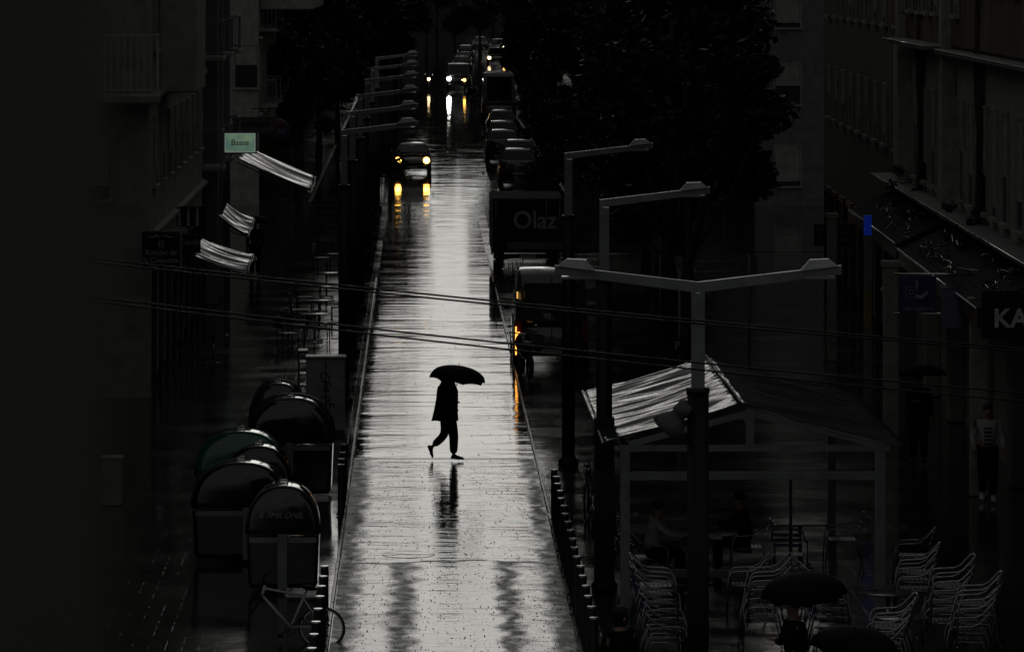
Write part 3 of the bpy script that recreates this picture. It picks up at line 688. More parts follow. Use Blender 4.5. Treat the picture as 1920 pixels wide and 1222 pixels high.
# the bicycle with the front wheel gone: rear wheel to the right, nose down to the left
bk = bicycle('pale bicycle without front wheel leaning on the left bollards', (-1.83, 69.0, 0.0), R(180), mat('pale_bike_paint', (.42, .43, .44), .4), front=False)
bk.rotation_euler = (R(34), R(-9), R(180)); bk.location = (-1.95, 68.75, 0)
bg_ = 'bicycles parked behind the right bollards'
b2 = bicycle('dark parked bicycle behind the right bollards, nearest of the three', (3.08, 78.5, 0), R(78), A['dark'], group=bg_)
dup(b2, (3.2, 81.0, 0), R(70), 'dark parked bicycle behind the right bollards, middle one of the three', bg_)
dup(b2, (2.98, 84.5, 0), R(84), 'dark parked bicycle behind the right bollards, farthest of the three', bg_)
rk = empty('bicycle_rack', (2.62, 139, 0), label='curved wire bicycle rack with upright bars at the right road edge beside the truck', cat='bicycle rack')
f = MB(); f.tube([(-.42, 0, 0), (-.42, 0, .95), (-.36, 0, 1.10), (-.2, 0, 1.2), (.05, 0, 1.24), (.4, 0, 1.24), (.4, 0, 0)], .02)
f.tube([(-.42, 0, .62), (.4, 0, .62)], .015)
for k in range(7): f.tube([(-.34 + k * .115, 0, .5), (-.36 + k * .115, 0, 1.08 + .012 * k)], .012, 6)
f.build('rail', A['black'], rk)

# ------------------------------------------------------------------ cars
def car(label, loc, rz, paint, W=1.76, Ln=4.3, H=1.46, kind='car', cat='car', group=None, lights=None, tail=None, rack=False, name='parked_car'):
    """front of the car towards local +y"""
    t = empty(name, loc, rz, label=label, cat=cat, group=group); w = W / 2
    van = kind == 'van'
    zb = .22; belt = .95 if not van else 1.15
    st = ([(-Ln / 2, .55, .92, .50), (-Ln / 2 + .10, .93, .96, .30), (-Ln / 2 + .5, .985, belt, .22), (-Ln * .1, 1, belt, .20), (Ln * .2, 1, belt - .02, .20), (Ln / 2 - .9, .985, belt - .10, .22), (Ln / 2 - .25, .93, belt - .24, .28), (Ln / 2, .70, belt - .38, .42)])
    rr = []
    for y, k, zt, z0 in st:
        ww = w * k
        half = [(0, z0), (ww * .85, z0), (ww * .97, z0 + .10), (ww, z0 + .25 if z0 + .25 < zt - .2 else zt - .2), (ww * .985, zt - .12), (ww * .93, zt - .03), (ww * .82, zt), (0, zt + .02)]
        rr.append([(x, y, z) for x, z in half] + [(-x, y, z) for x, z in half[-2:0:-1]])
    MB().rings(rr).build('body', paint, t)
    # cabin
    if van: gs = [(-Ln / 2 + .03, .93, .90), (-Ln / 2 + .12, .95, 1.0), (Ln * .12, .95, 1.0), (Ln * .22, .92, .90), (Ln * .40, .90, .02)]
    else: gs = [(-Ln / 2 + .22, .92, .02), (-Ln / 2 + .62, .86, .92), (-Ln / 2 + 1.2, .84, 1.0), (0.1, .84, .99), (Ln * .12, .84, .93), (Ln * .31, .90, .02)]
    rr = []
    for y, kb, hz in gs:
        zt = belt - .02 + (H - belt) * hz; wb = w * kb; wt = wb - (.16 if not van else .08) * hz
        half = [(0, belt - .08), (wb, belt - .08), (wb, belt), (wt, zt - .06 * hz), (wt * .9, zt - .01), (0, zt + .015)]
        rr.append([(x, y, z) for x, z in half] + [(-x, y, z) for x, z in half[-2:0:-1]])
    cb_ = MB().rings(rr).build('cabin', paint, t)
    # glass front/back laid proud of the cabin
    def pane(y0, z0, y1, z1, wb, wt, off):
        m_ = MB(); n = Vector((0, (z1 - z0), -(y1 - y0))).normalized() * off
        vs = [(-wb, y0, z0), (wb, y0, z0), (wt, y1, z1), (-wt, y1, z1)]
        a = [(x, y + n.y, z + n.z) for x, y, z in vs]; b_ = [(x, y + n.y * .2, z + n.z * .2) for x, y, z in vs]
        m_.add(a + b_, [(0, 1, 2, 3), (7, 6, 5, 4), (0, 4, 5, 1), (1, 5, 6, 2), (2, 6, 7, 3), (3, 7, 4, 0)]); return m_
    bz = belt
    if van:
        pane(Ln * .385, bz + .03, Ln * .235, H - .13, w * .80, w * .74, .03).build('windscreen', A['carglass'], t)
        m_ = MB(); m_.box(-w * .72, w * .72, -Ln / 2 - .005, -Ln / 2 + .028, bz + .15, H - .25, bev=.01); m_.build('rear_window', A['carglass'], t)
        m_ = MB(); m_.box(-.01, .01, -Ln / 2 - .02, -Ln / 2 + .03, .5, H - .12); m_.build('door_joint', A['black'], t)
    else:
        pane(Ln * .29, bz + .05, Ln * .135, H - .12, w * .80, w * .68, .03).build('windscreen', A['carglass'], t)
        pane(-Ln / 2 + .27, bz + .07, -Ln / 2 + .58, H - .13, w * .78, w * .66, -.035).build('rear_window', A['carglass'], t)
    for s in (-1, 1):
        m_ = MB(); xb, xt = s * (w * (.955 if van else .90)), s * (w * (.955 if van else .90) - (.08 if van else .135)); ya, yb = (-Ln * .35, Ln * .2) if not van else (0, Ln * .28)
        m_.add([(xb, ya, bz + .03), (xb, yb, bz + .03), (xt, yb - .35, H - .12), (xt, ya + .25, H - .12), (xb - s * .03, ya, bz + .03), (xb - s * .03, yb, bz + .03), (xt - s * .03, yb - .35, H - .12), (xt - s * .03, ya + .25, H - .12)],
               [(0, 1, 2, 3), (7, 6, 5, 4), (0, 4, 5, 1), (1, 5, 6, 2), (2, 6, 7, 3), (3, 7, 4, 0)]); m_.build('side_window', A['carglass'], t)
        m_ = MB(); m_.ball((s * (w + .10), Ln * .18, bz + .08), .10, .05, .075, 10, 7); m_.build('wing_mirror', paint, t)
        for yy in (-Ln * .31, Ln * .31):
            m_ = MB(); m_.lathe((s * (w - .10), yy, .32), [(.02, -.10), (.29, -.10), (.32, -.07), (.32, .07), (.29, .10), (.02, .10)], 22, 'x'); wo_ = m_.build('wheel', A['rubber'], t)
            m_ = MB(); m_.lathe((s * (w - .10) + s * .10, yy, .32), [(.20, -.01), (.20, .012), (.05, .02), (.01, .02)], 18, 'x'); m_.build('rim', A['steel'], wo_)
        hm = lights[0 if s < 0 else 1] if lights else A['lens']
        hz = belt - .28
        m_ = MB(); m_.ball((s * (w - .22), Ln / 2 - .12, hz), .16, .10, .085, 14, 9)
        ho = m_.build('headlight', A['lens'] if not hm or hm is A['lens'] else A['lens'], t)
        if hm and hm is not A['lens']: MB().ball((s * (w - .22), Ln / 2 - .03, hz), .15, .05, .15, 14, 9).build('bulb', hm, ho)
        m_ = MB(); m_.box(s * (w - .13) - .09, s * (w - .13) + .09, -Ln / 2 - .005, -Ln / 2 + .12, .68 if not van else .60, .86 if not van else 1.1, bev=.02); m_.build('tail_light', tail or A['redlens'], t)
    bm_ = MB(); bm_.box(-w * .93, w * .93, -Ln / 2 - .06, -Ln / 2 + .15, .30, .50, bev=.04); bm_.build('bumper', A['black'], t)
    bm_ = MB(); bm_.box(-w * .80, w * .80, Ln / 2 - .16, Ln / 2 + .05, .28, .46, bev=.04); bm_.build('bumper', A['black'], t)
    MB().box(-.26, .26, -Ln / 2 - .078, -Ln / 2 - .062, .34, .45).build('number_plate', A['plate'], t)
    MB().box(-.26, .26, Ln / 2 + .052, Ln / 2 + .066, .31, .42).build('number_plate', A['plate'], t)
    if rack:
        m_ = MB()
        for s in (-1, 1): m_.tube([(s * w * .66, -Ln * .35, H + .05), (s * w * .66, Ln * .1, H + .05)], .02)
        for k in range(9): m_.tube([(-w * .66, -Ln * .33 + k * .24, H + .05), (w * .66, -Ln * .33 + k * .24, H + .05)], .02)
        m_.build('roof_rack', A['steel'], t)
    return t
G = 'cars parked along the right side'
def pc(px, d, lab, paint, **k): return car(lab, (PX(px, d), d + 2.15, 0), 0, paint, group=G, **k)
V1 = car('near dark van parked by the right kerb with glowing amber tail lamps', (3.22, 118.6, 0), 0, A['paint_grey'], W=1.85, Ln=5.0, H=2.28, kind='van', cat='van', name='parked_van')
for o in kids(V1):
    if o.name.startswith('tail_light') and o.data.vertices[0].co.x < 0: pass
m_ = MB(); m_.box(-.885, -.85, -2.545, -2.50, .30, .98); m_.box(-.80, -.775, -2.545, -2.50, .45, .85); m_.box(-.85, -.80, -2.53, -2.50, .45, .85); tl = m_.build('lamp_strip', A['amber'], V1)
MB().box(-.85, -.815, -2.545, -2.50, 1.66, 1.82).build('marker_lamp', mat('dim_amber', (.6, .3, .05), .3, emit=(1, .55, .15), estr=.9), V1)
pc(972, 215, 'dark hatchback with shiny roof edge, nearest of the cars past the lettered truck', A['paint_grey'], H=1.50)
pc(974, 226, 'black car parked behind the dark hatchback, second past the lettered truck', A['paint_black'], H=1.50)
pc(944, 241, 'dark green car parked third past the lettered truck', A['paint_teal'], H=1.46)
pc(944, 254, 'black car parked fourth past the lettered truck', A['paint_black'], H=1.48)
pc(942, 272, 'black car parked just in front of the big white van', A['paint_black'], H=1.52)
BT = car('large pale van with a bright ladder rack on its roof in the parked row', (PX(936, 300), 303, 0), 0, A['paint_white'], W=2.15, Ln=5.8, H=3.0, kind='van', cat='van', rack=True, name='parked_van')
car('dark car turning out at the left with amber headlights', (PX(773, 222.6), 224.8, 0), R(180), A['paint_black'], H=1.45, lights=(A['heado'], A['heado']), name='oncoming_car')
car('oncoming van in the middle distance with dazzling white headlight', (PX(860, 375), 377.4, 0), R(180), A['paint_black'], W=1.95, Ln=4.7, H=2.05, kind='van', cat='van', lights=(None, A['head']), name='oncoming_van')
car('far oncoming car with warm headlights behind the white van', (PX(932, 470), 472.4, 0), R(180), A['paint_black'], W=1.95, H=1.7, lights=(A['heado'], A['headw']), name='oncoming_car')
car('farthest oncoming car with a single warm headlight near the top of the street', (PX(934, 540), 542.4, 0), R(180), A['paint_black'], W=1.8, lights=(A['headw'], None), name='oncoming_car')
for i, (px, d) in enumerate([(866, 440), (868, 462), (873, 500)]):
    car(f'far dark car with shiny roof parked beyond the dazzling van, {ORD[i]} of three', (PX(px, d), d, 0), R(180), A['paint_black'], group='far dark cars beyond the dazzling van')
car('white far-off car at the very end of the street', (PX(900, 560), 560, 0), R(180), A['paint_white'], name='far_car')
# motorcycles
def moto(label, loc, rz, lampm, group=None):
    t = empty('motorcycle', loc, rz, label=label, cat='motorcycle', group=group)
    b = MB(); b.ball((0, -.1, .62), .16, .55, .20, 12, 8); b.ball((0, .35, .80), .20, .22, .24, 12, 8); b.build('body', A['paint_black'], t)
    b = MB(); b.ball((0, -.35, .82), .14, .40, .07, 12, 7); b.build('seat', A['black'], t)
    for yy in (-.62, .66):
        m_ = MB(); m_.torus((0, yy, .30), .24, .06, 'x', 28, 8); w_ = m_.build('wheel', A['rubber'], t); MB().torus((0, yy, .30), .19, .015, 'x', 24, 6).build('rim', A['steel'], w_)
    b = MB(); b.tube([(-.06, .66, .30), (-.06, .48, .95)], .025); b.tube([(.06, .66, .30), (.06, .48, .95)], .025); b.build('fork', A['steel'], t)
    b = MB(); b.tube([(-.34, .30, 1.05), (-.1, .44, 1.0), (.1, .44, 1.0), (.34, .30, 1.05)], .015); b.build('handlebar', A['dark'], t)
    for s in (-1, 1): MB().ball((s * .32, .40, 1.18), .06, .02, .04, 8, 6).build('mirror', A['steel'], t)
    b = MB(); b.ball((0, .60, .80), .11, .07, .10, 14, 9); b.build('headlight', lampm, t)
    return t
moto('lone motorcycle with warm headlight left of the dazzling van', (PX(804, 376), 377, 0), R(180), A['headw'])
MB_amb = moto('motorcycle with amber headlight right of the dazzling van', (PX(871, 371), 372, .05), R(180), A['heado'])
moto('unlit motorcycle standing in the road beside the big pale van', (PX(889, 345), 346, 0), R(205), A['lens'])
moto('dark scooter standing close behind the van with amber lamps', (PX(986, 113), 113.2, 0), R(8), A['lens'])

# box truck with lettering
tk = empty('delivery_truck', (0, 0, 0), label='dark box truck lettered Olaz parked on the right beyond the near van', cat='truck')
d = 153; x0, x1 = 2.32, 4.62
MB().box(x0, x1, d, d + 5, .55, 2.28, bev=.04).build('cargo_box', mat('truck_box', (.03, .03, .032), .9, ior=1.2), tk)
MB().box(x0 + .1, x1 - .1, d + 5.05, d + 6.9, .45, 2.2, bev=.15).build('cab', A['paint_grey'], tk)
MB().box(x0 + .5, x1 - .03, d - .03, d - .003, .66, .90).build('tail_board', mat('pale_board', (.15, .15, .15), .5), tk)
MB().box(x0 - .02, x0 + .04, d - .05, d - .003, .5, 2.28).build('edge_trim', A['grey'], tk)
for xx in (x0 + .28, x1 - .28):
    for yy in (d + .9, d + 5.9):
        m_ = MB(); m_.lathe((xx, yy, .42), [(.05, -.13), (.38, -.13), (.42, -.1), (.42, .1), (.38, .13), (.05, .13)], 20, 'x'); w_ = m_.build('wheel', A['rubber'], tk)
        MB().lathe((xx + (.13 if xx > 3 else -.13), yy, .42), [(.22, -.01), (.22, .01), (.02, .01)], 16, 'x').build('rim', A['steel'], w_)
MB().box(x0 + .1, x1 - .1, d - .04, d + .1, .38, .52).build('bumper', A['black'], tk)
for xx in (x0 + .14, (x0 + x1) / 2 + .6, x1 - .12): MB().tube([(xx, d - .03, .95), (xx, d - .03, 2.2)], .016, 6).build('lock_bar', A['grey'], tk)
MB().box((x0 + x1) / 2 - .008, (x0 + x1) / 2 + .008, d - .006, d - .001, .95, 2.25).build('door_joint', A['black'], tk)
for xx in (x0 + .16, x1 - .16): MB().box(xx - .09, xx + .09, d - .06, d - .031, .42, .52).build('tail_light', A['redlens'], tk)
MB().box(x0 + .9, x0 + 1.4, d - .055, d - .041, .40, .50).build('number_plate', A['plate'], tk)
text('lettering', 'Olaz', .78, mat('faded_lettering', (.42, .42, .42), .5), tk, (PX(1003, d), d - .012, PZ(414, d)), offset=.012, sx=.95)

# ------------------------------------------------------------------ left shop signs, awnings
def board(name, label, x0, x1, y, z0, z1, face, frame=None, cat='sign', th=.08):
    t = empty(name, ((x0 + x1) / 2, y, z0), label=label, cat=cat)
    w, h = x1 - x0, z1 - z0
    MB().box(-w / 2, w / 2, 0, th, 0, h).build('panel', face, t)
    if frame:
        f = MB(); q = .035
        f.box(-w / 2 - q, w / 2 + q, -.02, th + .01, -q, -.002); f.box(-w / 2 - q, w / 2 + q, -.02, th + .01, h + .002, h + q)
        f.box(-w / 2 - q, -w / 2 - .002, -.02, th + .01, 0, h); f.box(w / 2 + .002, w / 2 + q, -.02, th + .01, 0, h); f.build('frame', frame, t)
    return t, w, h
lt = mat('sign_lettering', (.5, .5, .47), .6)
s1, w, h = board('restaurant_sign', 'black framed restaurant sign with gilt scrolls reading El Rincón de la Coquette', PX(268, 107), PX(338, 107), 106.8, PZ(503, 107), PZ(434, 107), A['black'], A['grey'])
text('lettering', 'El', .20, lt, s1, (0, -.006, h * .66)); text('lettering', 'Rincón de', .175, lt, s1, (0, -.006, h * .44)); text('lettering', 'la Coquette', .165, lt, s1, (0, -.006, h * .235))
for zz, sg in ((h * .87, 1), (h * .075, -1)):
    m_ = MB()
    for s in (-1, 1): m_.tube([(s * .03, -.012, zz), (s * .10, -.012, zz + .035 * sg), (s * .18, -.012, zz - .01), (s * .30, -.012, zz + .006)], [.010, .014, .010, .004], 6)
    m_.build('scroll', lt, s1)
mm = MB(); mm.box(-.02, .02, .02, 1.2, h + .036, h + .07); mm.build('bracket', A['dark'], s1)
s2, w, h = board('script_sign', 'small dark sign with pale script lettering beside the restaurant sign', PX(343, 116), PX(376, 116), 116, PZ(478, 116), PZ(440, 116), A['black'])
text('lettering', 'nenly', .20, lt, s2, (-.02, -.006, h * .62), shear=.35)
# lit green sign
gm = bpy.data.materials.new('backlit_green_panel'); gm.use_nodes = True
_t = gm.node_tree; _b = _t.nodes['Principled BSDF']; _tc = _t.nodes.new('ShaderNodeTexCoord'); _n = _t.nodes.new('ShaderNodeTexNoise'); _n.inputs['Scale'].default_value = 1.6; _n.inputs['Detail'].default_value = 3
_r = _t.nodes.new('ShaderNodeValToRGB'); _r.color_ramp.elements[0].position = .38; _r.color_ramp.elements[0].color = (.10, .19, .16, 1); _r.color_ramp.elements[1].position = .68; _r.color_ramp.elements[1].color = (.26, .36, .19, 1)
_t.links.new(_tc.outputs['Object'], _n.inputs['Vector']); _t.links.new(_n.outputs['Fac'], _r.inputs[0]); _t.links.new(_r.outputs[0], _b.inputs['Emission Color']); _b.inputs['Emission Strength'].default_value = .55; _b.inputs['Base Color'].default_value = (.05, .08, .07, 1)
s3, w, h = board('lit_sign', 'glowing pale green shop sign reading Basse above the long awning', PX(421, 140), PX(479, 140), 140, PZ(286, 140), PZ(250, 140), gm, A['black'])
f = MB(); f.box(-w / 2, w / 2, -.004, -.001, h - .03, h); f.box(-w / 2, w / 2, -.004, -.001, 0, .03); f.box(-w / 2, -w / 2 + .03, -.004, -.001, .031, h - .031); f.box(w / 2 - .03, w / 2, -.004, -.001, .031, h - .031)
f.build('rim', mat('lit_rim', (.2, .2, .2), .5, emit=(.20, .24, .22), estr=.6), s3)
text('lettering', 'Basse', .235, mat('sign_dark_letter', (.005, .012, .01), .6), s3, (-.0, -.006, h * .5), sx=1.0, offset=.002)
MB().box(-w / 2 - .5, -w / 2 - .04, .02, .06, h * .8, h * .85).build('bracket', A['dark'], s3)
s4, w, h = board('cafe_sign', 'grey cafeteria sign with dark capitals behind the green sign', PX(437, 158), PX(512, 158), 158, PZ(247, 158), PZ(222, 158), mat('grey_sign', (.11, .11, .11), .6), A['plaster3'])
text('lettering', 'CAFETERIA', .225, A['black'], s4, (0, -.006, h * .52), offset=.004)
rs = empty('round_sign', (PX(520, 165), 165, PZ(245, 165)), label='round dark blue beer sign with red top and letters ZA beside the cafeteria sign', cat='sign')
MB().lathe((0, 0, 0), [(.01, -.06), (.38, -.06), (.42, -.04), (.42, .04), (.38, .06), (.01, .06)], 36, 'y').build('disc', mat('navy_sign', (.035, .035, .06), .4), rs)
MB().ball((.08, -.07, .22), .22, .02, .12, 16, 8).build('emblem', mat('dull_red', (.10, .025, .028), .5), rs)
text('lettering', 'ZA', .22, mat('pale_blue_letter', (.20, .22, .28), .5), rs, (.12, -.068, -.02))
MB().tube([(0, 0, .42), (0, 0, .75), (-.9, .2, .75)], .02).build('bracket', A['dark'], rs)
def awning(label, xw, y0, y1, z0, out, drop, m, stripes=12, name='awning', side=1, fold=1.0, seed=0, group=None, cur=.06):
    """sloping cloth from the wall (xw) to out metres over the pavement, sagging between the arms"""
    r = random.Random(seed); t = empty(name, (xw, y0, z0), label=label, cat='awning', group=group)
    ny, nx = stripes * 8, 14; vs = []; fs = []
    ph = [r.uniform(0, 6) for _ in range(4)]
    for i in range(ny + 1):
        v = i / ny
        for j in range(nx + 1):
            u = j / nx
            z = -drop * u - cur * math.sin(math.pi * u) + .05 * math.sin(v * 13 + ph[0] + u * 1.2) * (.3 + u) + .022 * math.sin(v * 37 + ph[1] - u * 2) + .012 * math.sin(v * 71 + ph[3] + u * 3) + .005 * math.sin(v * 143 + u * 4) + .06 * math.sin(v * 6 + ph[2])
            vs.append((side * out * u, v * (y1 - y0), z))
    n = nx + 1
    for i in range(ny):
        for j in range(nx): a = i * n + j; fs.append((a, a + 1, a + n + 1, a + n))
    mb = MB(); mb.add(vs, fs, True); o = mb.build('cloth', m, t)
    sd = o.modifiers.new('thick', 'SOLIDIFY'); sd.thickness = .008
    e = MB(); e.tube([vs[i * n + nx] for i in range(0, ny + 1, 8)], .022, 6); e.build('front_bar', A['grey'], t)
    a = MB()
    for yy in (.1, (y1 - y0) - .1): a.tube([(.02 * side, yy, -.12), (side * out * .55, yy, -drop * .5 - .18), (side * out * .98, yy, -drop - .04)], .018, 6)
    a.build('arm', A['grey'], t)
    return t
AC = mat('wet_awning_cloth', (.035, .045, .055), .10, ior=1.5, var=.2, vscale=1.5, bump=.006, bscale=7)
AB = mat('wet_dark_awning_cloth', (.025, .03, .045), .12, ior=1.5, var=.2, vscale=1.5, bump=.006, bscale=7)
xw = -6.05
awning('long pale wet awning under the green lit sign', PX(446, 143), 141, 149, PZ(291, 143), PX(587, 145) - PX(446, 143), 1.0, AC, 16, seed=3)
awning('upper of the two small wet awnings by the restaurant sign', PX(412, 124), 123, 129, PZ(418, 126) + .3, PX(468, 125) - PX(412, 124), .45, AB, 10, seed=4, group='small wet awnings by the restaurant sign')
awning('lower of the two small wet awnings by the restaurant sign', PX(362, 116), 115, 121, PZ(468, 117) + .1, PX(470, 117) - PX(362, 116), .45, AB, 12, seed=5, group='small wet awnings by the restaurant sign')
st_ = empty('striped_awning', (PX(358, 118), 118, PZ(425, 118)), label='small vertical awning with three white stripes above the script sign', cat='awning')
MB().box(-.35, .35, 0, .05, 0, .50).build('cloth', A['black'], st_)
for k in range(3):
    m_ = MB(); m_.add([(-.32 + k * .22, -.006, .02), (-.24 + k * .22, -.006, .02), (-.27 + k * .22, -.006, .48), (-.30 + k * .22, -.006, .48)], [(0, 1, 2, 3)]); m_.build('stripe', A['white'], st_)
# cool tube lamp whose reflection runs down the pavement
tl = empty('shop_lamp', (PX(513, 222), 222, PZ(201, 222)), label='thin cool white tube lamp hanging by a shop left of the trees', cat='lamp')
MB().box(-.03, .03, -.03, .03, 0, .40).build('tube', A['cyanl'], tl); MB().box(-.05, .14, -.04, .04, -.06, -.003).build('holder', A['dark'], tl)
MB().box(-.9, -.052, 0, .04, -.05, -.02).build('bracket', A['dark'], tl)

# ------------------------------------------------------------------ cafe furniture
def chair(name='armchair'):
    """aluminium stacking armchair, faces local +x"""
    t = empty(name, (0, 0, 0), cat='chair')
    fr = MB()
    for s in (-.26, .26):
        fr = MB(); fr.tube([(.30, s, 0), (.27, s, .50), (.25, s, .60), (.20, s, .645), (.05, s, .655), (-.08, s, .66), (-.17, s, .70), (-.30, s * .92, .84), (-.34, s * .85, .87)], .0125, 7)
        fr.build('arm_frame', A['alu'], t)
    lg = MB()
    for s in (-.23, .23): lg = MB(); lg.tube([(-.32, s, 0), (-.22, s, .44), (.22, s, .44)], .0115, 7); lg.build('rear_leg', A['alu'], t)
    lg = MB(); lg.tube([(-.34, -.22, .87), (-.345, 0, .885), (-.34, .22, .87)], .0125, 7); lg.build('back_rail', A['alu'], t)
    st = MB()
    for k in range(7): st.box(-.20 + k * .062, -.15 + k * .062, -.225, .225, .446, .456)
    st.build('seat', A['chair_blue'], t)
    bk_ = MB()
    for k in range(3): bk_.box(-.275 - k * .028, -.262 - k * .028, -.225, .225, .60 + k * .085, .65 + k * .085)
    bk_.build('backrest', A['chair_blue'], t)
    return t
CH = chair(); ch_first = [True]
def put_chair(x, y, z, rz, lab, grp):
    if ch_first[0]:
        CH.location = (x, y, z); CH.rotation_euler = (0, 0, rz); tag(CH, lab, group=grp); ch_first[0] = False
    else: dup(CH, (x, y, z), rz, lab, grp)
def stack(px, d, n, rz, desc, step=.125, dx=.035):
    x = PX(px, d); c, s = math.cos(rz), math.sin(rz)
    for k in range(n):
        pos = 'lowest' if k == 0 else ('topmost' if k == n - 1 else ORD[k] + ' from the bottom')
        put_chair(x - c * dx * 0 + rnd.uniform(-.025, .025) - c * dx * k * .9, d + rnd.uniform(-.02, .02) - s * dx * k, k * step, rz + rnd.uniform(-.09, .09), f'aluminium armchair, {pos} in the {desc}', 'stacked aluminium armchairs in front of the tent')
stack(1250, 66, 7, R(6), 'leftmost stack by the tent post')
stack(1815, 66, 5, R(176), 'rightmost stack', )
stack(1765, 67.9, 5, R(178), 'stack just left of the rightmost')
stack(1562, 67, 5, R(2), 'stack right of the big black umbrella')
stack(1425, 68, 5, R(178), 'stack left of the big black umbrella')
stack(1655, 64.6, 4, R(174), 'stack low in front of the round table')
stack(1712, 71.4, 3, R(176), 'short stack beside the right tent post')
put_chair(PX(1400, 72), 72, 0, R(175), 'single aluminium armchair turned left at the front edge of the tent', 'loose aluminium armchairs')
put_chair(PX(1712, 75.4), 75.4, 0, R(170), 'single dim aluminium armchair outside the right tent post', 'loose aluminium armchairs')
put_chair(PX(1368, 62.4), 62.4, 0, R(5), 'nearest loose aluminium armchair at the bottom edge right of the lamp pole', 'loose aluminium armchairs')
def table(label, x, y, r=.36, group='cafe tables', sq=False):
    t = empty('cafe_table', (x, y, 0), label=label, cat='table', group=group)
    if sq: MB().box(-r, r, -r, r, .705, .73, bev=.008).build('table_top', A['wood'], t)
    else: MB().lathe((0, 0, 0), [(.01, .705), (r - .01, .705), (r, .712), (r, .725), (r - .01, .73), (.01, .73)], 32).build('table_top', A['wood'], t)
    MB().tube([(0, 0, .03), (0, 0, .70)], .028, 10).build('column', A['alu'], t)
    b = MB()
    for k in range(4): a = k * math.pi / 2 + .78; b.tube([(0, 0, .05), (.28 * math.cos(a), .28 * math.sin(a), .018)], .018, 6)
    b.build('foot', A['alu'], t); return t
table('round cafe table between the chair stacks right of the big umbrella', PX(1665, 68.8), 68.8, .40)
table('round cafe table nearer the camera, low in the picture right of the middle', PX(1690, 66.2), 66.2, .38)
table('small table top at the bottom edge right of the lamp pole', PX(1365, 63.4), 61.2, .33)
table('square table inside the tent before the pale seated person', PX(1310, 75.5), 75.5, .36, sq=True)
table('square table inside the tent right of the dark seated person', PX(1500, 77.5), 77.5, .42, sq=True)
put_chair(PX(1480, 75.5), 75.5, 0, R(80), 'aluminium armchair inside the tent before the right table', 'loose aluminium armchairs')
put_chair(PX(1580, 77.5), 77.5, 0, R(180), 'aluminium armchair inside the tent at the far right table side', 'loose aluminium armchairs')
# left terrace: tables stacked and chairs
table('shiny table top, nearest of the left terrace tables', PX(590, 124), 124, .42, 'tables on the left terrace')
table('shiny table top, second of the left terrace tables', PX(598, 129), 129, .42, 'tables on the left terrace')
table('shiny table top, third of the left terrace tables', PX(600, 134.5), 134.5, .42, 'tables on the left terrace')
table('shiny table top, farthest of the left terrace tables', PX(612, 140.5), 140.5, .42, 'tables on the left terrace')
table('dark table standing by the wall under the small awnings', PX(400, 117), 117, .34, 'tables on the left terrace', sq=True)
DK = None
def dark_chair(x, y, rz, lab):
    global DK
    if DK is None:
        DK = empty('cafe_chair', (x, y, 0), rz, label=lab, cat='chair', group='dark chairs on the left terrace')
        f = MB()
        for a, b in ((-.2, -.2), (.2, -.2)): f.tube([(b, a, 0), (b - .02, a, .45), (b - .08, a, .9)], .016, 6); f.tube([(.2, a, 0), (.2, a, .45)], .016, 6)
        f.build('leg_frame', A['dark'], DK); MB().box(-.22, .22, -.22, .22, .44, .47, bev=.01).build('seat', A['black'], DK)
        MB().box(-.28, -.25, -.2, .2, .60, .90).build('backrest', A['black'], DK)
    else: dup(DK, (x, y, 0), rz, lab, 'dark chairs on the left terrace')
for i, (px, d, rz) in enumerate([(556, 123.5, 0), (562, 129, .1), (572, 134, -.1), (630, 124.5, 3), (636, 130, 3.2), (604, 152, .3), (628, 154, 2.9), (540, 120.8, .4)]):
    dark_chair(PX(px, d), d, rz, f'dark cafe chair on the left terrace, {["left of the nearest table", "left of the second table", "left of the third table", "right of the nearest table", "right of the second table", "beyond the tables at the side street, left one", "beyond the tables at the side street, right one", "in front of the nearest table"][i]}')

# ------------------------------------------------------------------ terrace tent
tn = empty('terrace_tent', (0, 0, 0), label='open cafe terrace tent with wet striped gable roof on grey posts at the right', cat='tent')
y0, y1 = 72.6, 81.2; XL, XR, XM = 2.78, 7.12, 4.86; ZE, ZR = 2.50, 3.10
fr = A['grey']
def beam(n, a, b, r=.05): return MB().tube([a, b], r, 4).build(n, fr, tn)
for x in (XL + .34, 6.98): 
    for yy in (y0 + .02, y1 - .02): MB().box(x - .07, x + .07, yy - .07, yy + .07, 0, 2.36).build('post', fr, tn)
MB().box(XL + .28, XR, y0 - .04, y0 + .06, 2.365, 2.46).build('front_beam', fr, tn)
MB().box(XL + .28, XR, y1 - .06, y1 + .04, 2.365, 2.46).build('rear_beam', fr, tn)
for x in (XL + .34, 6.98): MB().box(x - .04, x + .04, y0 + .07, y1 - .07, 2.37, 2.45).build('side_beam', fr, tn)
MB().box(XL + .40, 6.92, y0 - .05, y0 + .05, 1.93, 2.06, bev=.01).build('awning_case', A['grey'], tn)
MB().box(XL + .40, 6.0, y0 - .03, y0 + .03, .45, .58, bev=.01).build('rail', mat('dull_rail', (.09, .09, .11), .5), tn)
for xx in (4.3, 5.6): MB().box(xx, xx + .05, y0 - .02, y0 + .02, .58, 1.93).build('mullion', A['dark'], tn)
wg = bpy.data.materials.new('clear_screen'); wg.use_nodes = True
_b = wg.node_tree.nodes['Principled BSDF']; _b.inputs['Transmission Weight'].default_value = 1; _b.inputs['Roughness'].default_value = .02; _b.inputs['IOR'].default_value = 1.05; _b.inputs['Base Color'].default_value = (.9, .9, .9, 1)
MB().box(XL + .41, 6.90, y0 - .006, y0 + .006, .585, 1.925).build('clear_screen', wg, tn)
MB().tube([(XM + .15, y0, 2.46), (XM + .15, y0, 3.0)], .085, 4).build('king_post', fr, tn)
